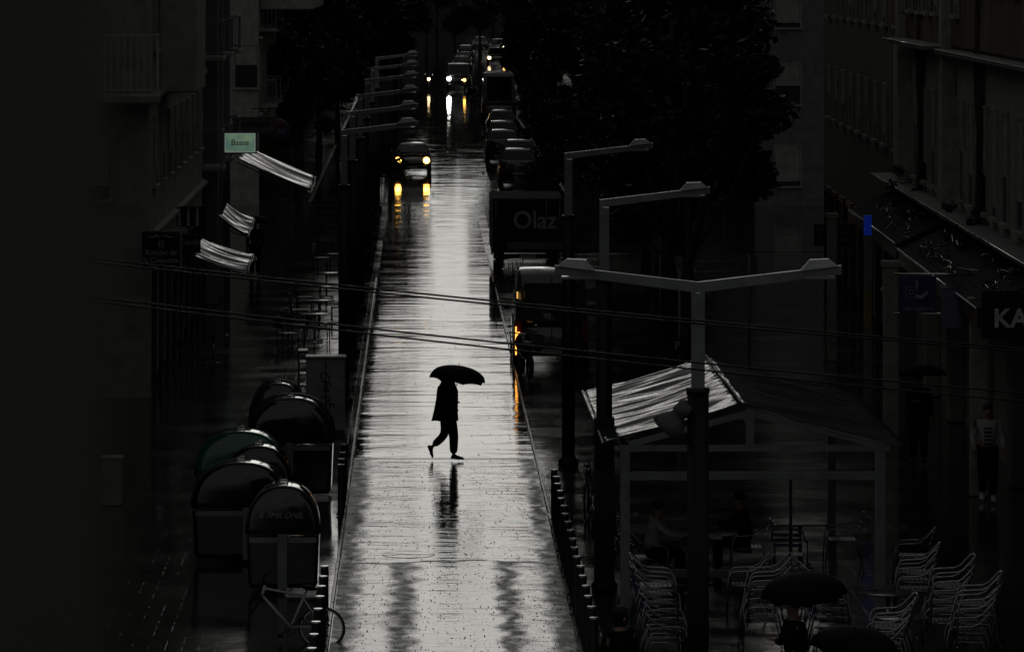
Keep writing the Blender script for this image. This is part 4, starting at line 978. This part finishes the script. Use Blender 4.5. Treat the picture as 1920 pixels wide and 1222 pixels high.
beam('rafter', (XL + .40, y0, 2.47), (XM + .12, y0, 2.94), .065); beam('rafter', (XR - .1, y0, 2.44), (XM + .18, y0, 2.94), .065)
orn = MB()
for s in (-1, 1): orn.torus((XM + .15 + s * .14, y0 - .03, 2.80 + .1), .05, .012, 'y', 18, 6); orn.tube([(XM + .15, y0 - .03, 2.66), (XM + .15 + s * .10, y0 - .03, 2.88)], .012, 6)
orn.build('ornament', fr, tn)
def slope(name, xa, za, xb, zb, ph):
    vs = []; fs = []; nx, ny = 24, 220
    for i in range(ny + 1):
        v = i / ny; y = y0 - .05 + (y1 - y0 + .1) * v
        for j in range(nx + 1):
            u = j / nx
            z = za + (zb - za) * u - .05 * math.sin(math.pi * u) * (.5 + .5 * math.sin(v * math.pi)) + (.012 + .988 * min(1, 5 * (1 - u), .35 + 2 * u)) * (.024 * math.sin(v * 23 + ph + u * 2.6 + math.sin(v * 5)) + .017 * math.sin(v * 51 + u * 3 + ph + 2 * math.sin(v * 7 + u)) + .011 * math.sin(v * 97 - u * 4) + .0055 * math.sin(v * 187 + u * 3) + .035 * math.sin(v * 11 - u * 3.2) * u)
            vs.append((xa + (xb - xa) * u, y, z))
    n = nx + 1
    for i in range(ny):
        for j in range(nx): a = i * n + j; fs.append((a, a + 1, a + n + 1, a + n))
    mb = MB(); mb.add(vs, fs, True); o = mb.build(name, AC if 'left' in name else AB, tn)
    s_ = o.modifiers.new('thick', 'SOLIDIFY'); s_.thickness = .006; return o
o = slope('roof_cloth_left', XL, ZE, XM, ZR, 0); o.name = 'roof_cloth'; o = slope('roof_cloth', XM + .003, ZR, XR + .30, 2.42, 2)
MB().tube([(XL, y0 - .06, ZE), (XL, y1 + .06, ZE)], .025, 8).build('eave_bar', A['steel'], tn)
MB().tube([(XM, y0 - .06, ZR + .02), (XM, y1 + .06, ZR + .02)], .022, 8).build('ridge_bar', A['steel'], tn)

# ------------------------------------------------------------------ people
def skin_mesh(name, pts, edges, radii, m, parent, sub=1, root=0):
    me = bpy.data.meshes.new(name); me.from_pydata([Vector(p) for p in pts], edges, []); me.materials.append(m)
    o = bpy.data.objects.new(name, me); col.objects.link(o); o.parent = parent
    o.modifiers.new('skin', 'SKIN').use_smooth_shade = True
    sv = me.skin_vertices[0].data
    for i, r in enumerate(radii): sv[i].radius = r if isinstance(r, tuple) else (r, r); sv[i].use_root = (i == root)
    s = o.modifiers.new('sub', 'SUBSURF'); s.levels = sub; s.render_levels = sub
    dg = bpy.context.evaluated_depsgraph_get(); me2 = bpy.data.meshes.new_from_object(o.evaluated_get(dg))
    o.modifiers.clear(); o.data = me2; return o
def person(label, loc, rz, J, top='cloth_black', legs='cloth_black', shoes='black', coat=None, hair='short', H=1.75, scale=1, cat='person', hood=False, sleeves=True, group=None):
    """J: joints in metres, facing +x, left = +y"""
    t = empty('person', loc, rz, label=label, cat=cat, group=group); t.scale = (scale,) * 3
    D = dict(pel=(0, 0, .95), spi=(0, 0, 1.15), che=(0, 0, 1.34), nb=(0, 0, 1.47), nk=(.01, 0, 1.53), hd=(.025, 0, 1.62), ht=(.02, 0, 1.70),
             shl=(0, .18, 1.42), shr=(0, -.18, 1.42), ell=(-.02, .23, 1.15), elr=(-.02, -.23, 1.15), wrl=(.05, .24, .90), wrr=(.05, -.24, .90),
             hil=(0, .09, .92), hir=(0, -.09, .92), knl=(.02, .10, .50), knr=(.02, -.10, .50), anl=(0, .10, .09), anr=(0, -.10, .09), tol=(.17, .11, .04), tor=(.17, -.11, .04))
    D.update(J); V = {k: Vector(v) for k, v in D.items()}
    P, E, Rr, idx = [], [], [], {}
    def add(k, p, r, par=None):
        idx[k] = len(P); P.append(Vector(p)); Rr.append(r)
        if par: E.append((idx[par], idx[k]))
    add('pel', V['pel'], (.13, .12)); add('spi', V['spi'], (.13, .115), 'pel'); add('che', V['che'], (.14, .12), 'spi'); add('nb', V['nb'], (.07, .07), 'che'); add('nk', V['nk'], (.052, .052), 'nb')
    add('hd', V['hd'], (.078, .085), 'nk'); add('ht', V['ht'], (.072, .080), 'hd')
    fwd = (V['hd'] - V['nk']); face = Vector((1, 0, -.0)); 
    if 'face' in J: face = Vector(J['face']).normalized()
    add('nose', V['hd'] + face * .098, (.014, .012), 'hd')
    sidev = Vector((-face.y, face.x, 0))
    for s, k in ((1, 'l'), (-1, 'r')):
        add('sh' + k, V['sh' + k], .058, 'che'); add('el' + k, V['el' + k], .042, 'sh' + k); add('wr' + k, V['wr' + k], .028, 'el' + k)
        dr = (V['wr' + k] - V['el' + k]).normalized()
        sd = Vector((0, 0, 1)).cross(dr); sd = sd.normalized() if sd.length > .1 else Vector((1, 0, 0))
        pal = V['wr' + k] + dr * .07; add('pa' + k, pal, (.030, .022), 'wr' + k)
        curl = Vector((.6, 0, -.3)) if abs(dr.z) > .6 else Vector((0, 0, -.9))
        for q, ln in enumerate((.068, .078, .072, .056)):
            o_ = sd * (q - 1.5) * .019; add(f'f{k}{q}a', pal + o_ + dr * .03, .0095, 'pa' + k); add(f'f{k}{q}b', pal + o_ * 1.1 + dr * (.03 + ln * .5) + curl * .012, .0085, f'f{k}{q}a'); add(f'f{k}{q}c', pal + o_ * 1.1 + dr * (.03 + ln * .8) + curl * .04, .007, f'f{k}{q}b')
        add(f't{k}a', V['wr' + k] + dr * .035 - sd * .034, .011, 'pa' + k); add(f't{k}b', V['wr' + k] + dr * .075 - sd * .05, .009, f't{k}a')
        add('hi' + k, V['hi' + k], .085, 'pel'); add('kn' + k, V['kn' + k], .055, 'hi' + k); add('an' + k, V['an' + k], .036, 'kn' + k); add('to' + k, V['to' + k], (.03, .025), 'an' + k)
    skin_mesh('body', P, E, Rr, A['skin'], t)
    # trousers
    pts = [V['pel'] + Vector((0, 0, .03))]; ed = []; ra = [(.15, .135)]
    for k in 'lr':
        a = len(pts); pts += [V['hi' + k], (V['hi' + k] + V['kn' + k]) / 2, V['kn' + k], (V['kn' + k] + V['an' + k]) / 2, V['an' + k] + (V['kn' + k] - V['an' + k]).normalized() * .03]; ra += [.12, .114, .096, .086, .080]
        ed += [(0, a), (a, a + 1), (a + 1, a + 2), (a + 2, a + 3), (a + 3, a + 4)]
    skin_mesh('trousers', pts, ed, ra, A[legs], t)
    # top or coat with sleeves
    pts = [V['che'], V['nb'] + Vector((0, 0, -.01)), V['spi'], V['pel'] + Vector((0, 0, .02))]; ra = [(.165, .145), (.088, .088), (.155, .14), (.16, .15)]; ed = [(0, 1), (0, 2), (2, 3)]
    for k in 'lr':
        a = len(pts); pts += [V['sh' + k], (V['sh' + k] + V['el' + k]) / 2, V['el' + k], V['wr' + k]]; ra += [.078, .068, .06, .046 if sleeves else .04]
        ed += [(0, a), (a, a + 1), (a + 1, a + 2), (a + 2, a + 3)]
    skin_mesh('jacket' if not coat else 'sleeves', pts, ed, ra, A[top], t)
    if coat:
        rr = []
        for z, xa, xb, wy in coat:
            c = (xa + xb) / 2; rx = (xb - xa) / 2
            rr.append([(c + rx * math.cos(2 * math.pi * i / 28) * (1 + .03 * math.sin(5 * 2 * math.pi * i / 28 + z * 6)), wy * math.sin(2 * math.pi * i / 28), z + .012 * math.cos(3 * 2 * math.pi * i / 28) * (z < 1)) for i in range(28)])
        MB().rings(rr).build('coat', A[top], t)
    for k in 'lr':
        a, to = V['an' + k], V['to' + k]; f_ = (to - a); hd_ = f_.normalized()
        heel = J.get('heel' + k) or (a + Vector((-.05, 0, -.045)))
        heel = Vector(heel); tip = to + (to - heel).normalized() * .06
        ax = (tip - heel); ln = ax.length; ax.normalize(); up = Vector((0, 1, 0)).cross(ax) * -1; up.normalize(); lat = up.cross(ax)
        rr = []
        for u, h, wd in ((-.01, .05, .030), (.08, .085, .040), (.30, .095, .042), (.5, .070, .046), (.75, .052, .052), (.93, .042, .042), (1.0, .02, .025)):
            c = heel + ax * ln * u
            rr.append([c + lat * wd * x_ + up * (z_ * h) for x_, z_ in ((-1, 0), (-1, .5), (-.7, .9), (0, 1), (.7, .9), (1, .5), (1, 0), (0, -.02))])
        MB().rings(rr).build('shoe', A[shoes], t)
    hc = V['ht'] + Vector((-.012, 0, -.005)) - face * .008
    hb = MB(); hb.ball(hc, .098, .088, .085, 16, 10)
    if hair == 'long': hb.ball(hc + Vector((-.05, 0, -.12)), .06, .075, .15, 14, 9)
    hb.build('hair', A['hair'], t)
    if hood: MB().ball(V['hd'] + Vector((-.03, 0, .01)), .115, .105, .14, 16, 10).build('hood', A[top], t)
    ey = MB()
    for s in (-1, 1): ey.ball(V['hd'] + face * .083 + sidev * .032 * s + Vector((0, 0, .022)), .010, .010, .007, 8, 6)
    ey.build('eyes', A['black'], t)
    MB().ball(V['hd'] + face * .088 + Vector((0, 0, -.045)), .010, .024, .007, 8, 6).build('mouth', mat('lips', (.2, .07, .06), .5), t)
    return t
def umbrella(label, loc, tilt, r=.56, h=.26, hand=(0, 0, -.65), m='nylon', group=None):
    t = empty('umbrella', loc, label=label, cat='umbrella', group=group); t.rotation_euler = tilt
    n, seg = 8, 6; rr = []; nn = n * seg
    for j in range(10):
        u = j / 9; ring = []
        for i in range(nn):
            a = 2 * math.pi * i / nn; f_ = (i % seg) / seg; sc = 1 - .10 * (4 * f_ * (1 - f_)) * u ** 1.5
            q = r * math.sin(u * math.pi / 2 * .98) * sc; dip = .045 * (4 * f_ * (1 - f_)) * u ** 2
            ring.append((q * math.cos(a), q * math.sin(a), h * (math.cos(u * math.pi / 2) ** .85 if u < 1 else 0) + dip * .6))
        rr.append(ring)
    mb = MB(); mb.rings(rr, cap=False); o = mb.build('canopy', A[m], t); s_ = o.modifiers.new('thick', 'SOLIDIFY'); s_.thickness = .003
    rb = MB()
    for k in range(n):
        a = 2 * math.pi * k / n; rb.tube([(r * math.sin(u * math.pi / 2) * .99 * math.cos(a), r * math.sin(u * math.pi / 2) * .99 * math.sin(a), h * math.cos(u * math.pi / 2) ** .85 - .008) for u in (0, .25, .5, .75, .98)], .0035, 5)
    rb.build('ribs', A['dark'], t)
    MB().tube([(0, 0, h + .05), (0, 0, hand[2] + .1)], .007, 8).build('shaft', A['dark'], t)
    MB().tube([(0, 0, hand[2] + .12), (0, 0, hand[2] - .02), (.02, 0, hand[2] - .06), (.05, 0, hand[2] - .06)], .014, 8).build('handle', A['black'], t)
    return t
PD = 94.15; PXX = PX(838, PD)
J = dict(pel=(0, 0, .92), spi=(-.01, 0, 1.12), che=(.0, 0, 1.32), nb=(.02, 0, 1.46), nk=(.03, 0, 1.52), hd=(.05, 0, 1.61), ht=(.04, 0, 1.69),
         shl=(.01, .17, 1.41), shr=(.0, -.17, 1.41), elr=(.0, -.24, 1.18), wrr=(.12, -.13, 1.17), ell=(-.05, .22, 1.14), wrl=(.06, .22, .92),
         hir=(.06, -.085, .90), knr=(.135, -.09, .48), anr=(.13, -.09, .09), tor=(.27, -.10, .035),
         hil=(-.03, .085, .90), knl=(-.035, .09, .49), anl=(-.295, .09, .26), tol=(-.315, .10, .09), heell=(-.385, .09, .27))
person('person in dark coat walking across the wet road under a black umbrella', (PXX, PD, .005), 0, J,
       coat=[(1.63, -.07, .13, .09), (1.56, -.11, .155, .125), (1.49, -.14, .165, .15), (1.44, -.185, .185, .19), (1.36, -.205, .215, .215), (1.22, -.215, .215, .21), (1.08, -.235, .215, .205), (.95, -.26, .215, .21), (.84, -.285, .23, .22), (.785, -.30, .235, .225)], hood=True)
umbrella('black umbrella over the person crossing the road', (PXX + .20, PD - .05, 1.575), (R(4), R(7), .2), r=.565, h=.29, hand=(0, 0, -.38))
# pavement pedestrians on the right
hold = dict(elr=(.08, -.22, 1.16), wrr=(.22, -.08, 1.22))
p1 = person('pedestrian in long dark coat under an umbrella on the right pavement by the shops', (9.75, 93.6, 0), R(-100), dict(hold, knl=(.06, .1, .5), tol=(.2, .1, .04)),
       coat=[(1.48, -.09, .10, .10), (1.42, -.15, .14, .19), (1.2, -.17, .17, .22), (.95, -.18, .18, .23), (.72, -.19, .19, .24)])
umbrella('dark spotted umbrella held by the pedestrian near the shop columns', (9.80, 93.35, 1.72), (R(-6), 0, 0), r=.47, h=.24, hand=(0, 0, -.45))
p2 = person('person in open white shirt over striped top walking on the far right pavement', (PX(1852, 87), 87, 0), R(-95), dict(knl=(.12, .09, .5), anl=(.14, .09, .1), tol=(.3, .1, .04), knr=(.02, -.09, .5), anr=(-.14, -.09, .14), tor=(-.02, -.1, .05), ell=(-.04, .27, 1.16), elr=(-.02, -.27, 1.16), wrl=(.1, .27, .95)), top='cloth_white', shoes='white')
sp_ = MB()
for k in range(5): sp_.box(.135, .150, -.07, .07, 1.04 + k * .07, 1.07 + k * .07)
sp_.build('striped_top', A['black'], p2)
umbrella('black umbrella low at the bottom centre right, in front of the stacked chairs', (PX(1505, 60.4), 60.2, 1.80), (R(8), R(-4), 0), r=.55, h=.28, hand=(0, 0, -.55))
person('dark dressed person under the big black umbrella in front of the stacked chairs', (PX(1490, 60.4), 60.4, 0), R(200), hold)
umbrella('second black umbrella cut off by the bottom edge', (PX(1600, 55.5), 55.5, 1.80), (R(5), R(5), 0), r=.52, h=.26, hand=(0, 0, -.55))
person('dark dressed person under the umbrella at the very bottom edge', (PX(1595, 55.5), 55.7, 0), R(150), hold)
person('dark dressed person in a cap at the bottom beside the bollards', (PX(1163, 59.5), 59.5, 0), R(-60), {}, hair='short', hood=True)
person('dark pedestrian on the left pavement beyond the small awnings', (PX(478, 150), 150, 0), R(-90), dict(knl=(.1, .1, .5)))
umbrella('small black umbrella of the left pavement pedestrian', (PX(480, 150), 149.8, 1.70), (R(4), 0, 0), r=.42, h=.2, hand=(0, 0, -.45))
sit = dict(pel=(0, 0, .50), spi=(.02, 0, .72), che=(.06, 0, .92), nb=(.09, 0, 1.05), nk=(.11, 0, 1.10), hd=(.14, 0, 1.18), ht=(.13, 0, 1.26), shl=(.07, .18, 1.0), shr=(.07, -.18, 1.0), ell=(.22, .2, .80), elr=(.25, -.2, .82),
           wrl=(.45, .15, .77), wrr=(.50, -.12, .78), hil=(.05, .09, .50), hir=(.05, -.09, .50), knl=(.46, .1, .52), knr=(.46, -.1, .52), anl=(.46, .1, .09), anr=(.46, -.1, .09), tol=(.62, .1, .04), tor=(.62, -.1, .04))
person('person in pale shirt seated in the tent reaching over a table', (PX(1222, 75), 75.2, 0), R(5), sit, top='cloth_white')
put_chair(PX(1218, 75), 75.2, 0, R(5), 'aluminium armchair carrying the pale dressed guest in the tent', 'loose aluminium armchairs')
person('dark dressed person seated in the tent behind the lamp pole', (PX(1400, 76.5), 76.5, 0), R(178), sit)
put_chair(PX(1404, 76.5), 76.5, 0, R(178), 'aluminium armchair carrying the dark dressed guest in the tent', 'loose aluminium armchairs')

# ------------------------------------------------------------------ right side signs, canopies, vine
def FX(y, off=0): return 9.4 + .0217 * y - off       # facade line
def rcanopy(label, y0, y1, z0, z1, out0, slats=40, m=None):
    t = empty('shop_canopy', (0, 0, 0), label=label, cat='canopy')
    b = MB()
    for k in range(8):
        u0, u1 = k / 8, (k + 1) / 8
        a = [(FX(y0) - out0 * u0, y0), (FX(y0) - out0 * u1, y0), (FX(y1) - out0 * u1, y1), (FX(y1) - out0 * u0, y1)]
        za, zb = z0 + (z1 - z0) * u0, z0 + (z1 - z0) * u1
        b.add([(a[0][0], a[0][1], za), (a[1][0], a[1][1], zb + .02), (a[2][0], a[2][1], zb + .02), (a[3][0], a[3][1], za)] + [(a[0][0], a[0][1], za - .05), (a[1][0], a[1][1], zb - .03), (a[2][0], a[2][1], zb - .03), (a[3][0], a[3][1], za - .05)],
              [(0, 1, 2, 3), (7, 6, 5, 4), (0, 4, 5, 1), (1, 5, 6, 2), (2, 6, 7, 3), (3, 7, 4, 0)])
    b.build('roof', m or mat('wet_canopy_tiles', (.045, .045, .045), .95, ior=1.15, bump=.03, bscale=6), t)
    e = MB(); e.tube([(FX(y0) - out0 - .03, y0, z1 + .01), (FX(y1) - out0 - .03, y1, z1 + .01)], .03, 8); e.build('gutter', A['steel'], t)
    f = MB(); f.add([(FX(y0) - out0, y0, z1 - .32), (FX(y1) - out0, y1, z1 - .32), (FX(y1) - out0, y1, z1 - .04), (FX(y0) - out0, y0, z1 - .04), (FX(y0) - out0 + .05, y0, z1 - .32), (FX(y1) - out0 + .05, y1, z1 - .32), (FX(y1) - out0 + .05, y1, z1 - .04), (FX(y0) - out0 + .05, y0, z1 - .04)],
                    [(0, 1, 2, 3), (7, 6, 5, 4), (0, 4, 5, 1), (1, 5, 6, 2), (2, 6, 7, 3), (3, 7, 4, 0)]); f.build('fascia', A['dark'], t)
    return t
rcanopy('long dark shop canopy at the right edge with a bright gutter line', 86, 104, 4.15, 3.55, 1.25)
rcanopy('farther shop canopy with pale edge strip above the blue pillar', 106, 121, 4.10, 3.55, 1.15)
rcanopy('small low canopy over a doorway left of the hanging record sign', 100, 104, 2.95, 2.7, 1.6)
def cable(label, pts, r, m, name='cable', cat='cable', group=None):
    mb = MB(); mb.tube(pts, r, 6); return tag(mb.build(name, m), label, cat, group)
# dead vine lying over the canopy
vn = empty('climbing_vine', (0, 0, 0), label='tangled bare wet vine lying along the canopy and wall at the right', cat='vine')
r_ = random.Random(5); vm = mat('wet_vine_bark', (.04, .035, .03), .12, ior=1.5)
for k in range(34):
    y = r_.uniform(88, 118); pts = []; o_ = r_.uniform(.1, .9)
    for j in range(9):
        yy = y - j * r_.uniform(.25, .55); zz = 4.18 - .48 * o_ + r_.uniform(.0, .14); pts.append((FX(yy) - o_ * 1.15, yy, zz)); o_ = min(1, max(.02, o_ + r_.uniform(-.14, .16)))
    mb_ = MB(); mb_.tube(pts, [.022 * (1 - j / 11) for j in range(9)], 6)
    mb_.build('branch', vm, vn)
for y in (97.5, 112):
    m_ = MB()
    for k in range(5):
        m_.tube([(FX(y + k * .12) - .10 - .05 * math.sin(j * 1.1 + k), y + k * .13 + .22 * math.sin(j * .8 + k), 4.2 + j * .9) for j in range(12)], .035, 7)
    m_.build('stem', A['bark'], vn)
    lf, _ = crown_mesh(int(y), .55, 1.3, 500, .10, 8); lf.v = [(a + FX(y) - .45, b + y, c + 4.45) for a, b, c in lf.v]; lf.build('foliage', A['leaf'], vn)
# hanging signs
navy = mat('navy_panel', (.05, .045, .15), .6)
def bracket_sign(label, px0, px1, py0, py1, d, face, name='hanging_sign'):
    return board(name, label, PX(px0, d), PX(px1, d), d, PZ(py1, d), PZ(py0, d), face, None, th=.06)
hs_, w, h = bracket_sign('navy hanging sign with a record and a hand above blurred lettering', 1686, 1756, 517, 585, 92, navy)
gl = mat('grey_emblem', (.26, .26, .34), .6)
m_ = MB(); m_.torus((-w * .18, -.008, h * .55), w * .15, .010, 'y', 30, 6); m_.torus((-w * .18, -.008, h * .55), w * .06, .014, 'y', 24, 6); m_.build('record_emblem', gl, hs_)
m_ = MB(); m_.tube([(-w * .06, -.01, h * .42), (w * .10, -.01, h * .38), (w * .28, -.01, h * .55)], [.05, .06, .035], 8); m_.tube([(0, -.01, h * .5), (-.02, -.01, h * .86)], .028, 8); m_.build('hand_emblem', gl, hs_)
text('lettering', 'disceplaner', .125, gl, hs_, (0, -.006, h * .10), shear=.2, offset=.004)
m_ = MB(); m_.tube([(-w / 2 - .1, .03, h + .03), (w / 2 + 1.4, .03, h + .03)], .02, 8); m_.tube([(-w / 2 - .1, .03, -.03), (w / 2 + 1.4, .03, -.03)], .02, 8); m_.build('bracket', A['steel'], hs_)
ps_, w, h = bracket_sign('dull blue grey lightbox sign hanging right of the record sign', 1764, 1802, 540, 615, 90, mat('blue_grey_panel', (.16, .15, .24), .6))
MB().box(-w / 2 - .02, w / 2 + .02, -.03, .09, h + .003, h + .06).build('top_edge', A['steel'], ps_)
ka = empty('shop_fascia_sign', (PX(1900, 84), 84, PZ(625, 84)), label='black shop sign at the right edge with white capitals KA', cat='sign')
MB().box(-.55, 1.0, 0, .08, -.1, .75).build('panel', A['black'], ka); text('lettering', 'KA', .46, mat('pale_capital', (.6, .6, .6), .6), ka, (-.35, -.006, .25), align='LEFT', offset=.012)
nv, w, h = bracket_sign('dark navy shop sign with dim violet lettering left of the blue pillar', 1526, 1600, 420, 462, 121, mat('near_black_navy', (.008, .008, .02), .5))
vl = mat('dim_violet_letter', (.16, .14, .34), .6)
text('lettering', 'SERRANO', .19, vl, nv, (0, -.006, h * .66)); text('lettering', 'ANDREA', .19, vl, nv, (0, -.006, h * .30))
pp = empty('shop_pillar', (PX(1627, 106), 106, 0), label='slim pillar with a bright blue top and dull yellow band under the right canopy', cat='pillar')
MB().box(-.085, .085, -.08, .08, 0, PZ(616, 106) - .003, bev=.008).build('shaft', A['plaster2'], pp)
MB().box(-.082, .082, -.078, .078, PZ(616, 106), PZ(545, 106)).build('yellow_band', mat('dull_yellow', (.22, .20, .06), .6), pp)
MB().box(-.083, .083, -.079, .079, PZ(545, 106) + .003, PZ(441, 106)).build('grey_band', A['plaster2'], pp)
MB().box(-.082, .082, -.078, .078, PZ(441, 106) + .003, PZ(404, 106)).build('blue_top', mat('blue_light_panel', (.01, .03, .25), .4, emit=(.004, .025, .30), estr=.2), pp)
for i, (px, d_, w_) in enumerate([(1670, 99, .30), (1835, 88, .32), (1560, 118, .22)]):
    tpl = empty('shop_pillar', (PX(px, d_), d_, 0), label=['pale square pillar right of the blue-topped one', 'pale pillar behind the person in the striped top', 'grey pillar below the navy shop sign'][i], cat='pillar')
    MB().box(-w_ / 2, w_ / 2, -.15, .15, 0, 3.5, bev=.012).build('shaft', A['plaster'], tpl)
    MB().box(-w_ / 2 - .04, w_ / 2 + .04, -.19, .19, 3.503, 3.62).build('capital', A['plaster'], tpl)
pk = empty('parking_sign', (PX(1274, 112), 112, 0), label='small dark parking sign with pale P on a thin post behind the tent', cat='sign')
MB().tube([(0, .03, 0), (0, .03, 2.6)], .03, 8).build('post', A['grey'], pk); MB().box(-.16, .16, -.01, .01, PZ(664, 112), PZ(632, 112)).build('panel', A['black'], pk)
text('lettering', 'P', .26, mat('pale_letter', (.5, .5, .5), .5), pk, (-.05, -.014, PZ(648, 112)))
for i, (px, d_) in enumerate([(1238, 125), (1405, 118)]):
    o = empty('sign_post', (PX(px, d_), d_, 0), label=['thin grey post left of the parking sign', 'thin grey post right of the big lamp pole behind the tent'][i], cat='post')
    MB().tube([(0, 0, 0), (0, 0, 2.6)], .035, 8).build('pole', A['grey'], o); MB().box(-.2, .2, -.02, .02, 2.1, 2.55).build('plate', A['plaster2'], o)
# white balcony rails of the building across the right side street
# overhead cables
def span(x0, z0, x1, z1, y, sag, y1=None):
    pts = []
    for i in range(41):
        u = i / 40; pts.append((x0 + (x1 - x0) * u, y + ((y1 or y) - y) * u, z0 + (z1 - z0) * u - sag * 4 * u * (1 - u)))
    return pts
cm = mat('cable_rubber', (.006, .006, .006), .35)
def cab(pxa, pya, pxb, pyb, d, r, lab):
    xa, za, xb, zb = PX(pxa, d), PZ(pya, d), PX(pxb, d), PZ(pyb, d)
    k = (zb - za) / (xb - xa); x0, x1 = -7.9, 10.4
    cable(lab, span(x0, za + k * (x0 - xa) + .12, x1, zb + k * (x1 - xb) + .12, d, .14), r, cm, group='overhead cables crossing the street', name='overhead_cable')
cab(480, 517, 1310, 598, 50, .011, 'topmost overhead cable crossing the street')
cab(480, 524, 1310, 604, 50, .011, 'overhead cable just below the topmost one')
cab(480, 591, 1310, 677, 48, .011, 'overhead cable third from the top')
cab(480, 600, 1310, 690, 48, .011, 'lowest overhead cable crossing the street')
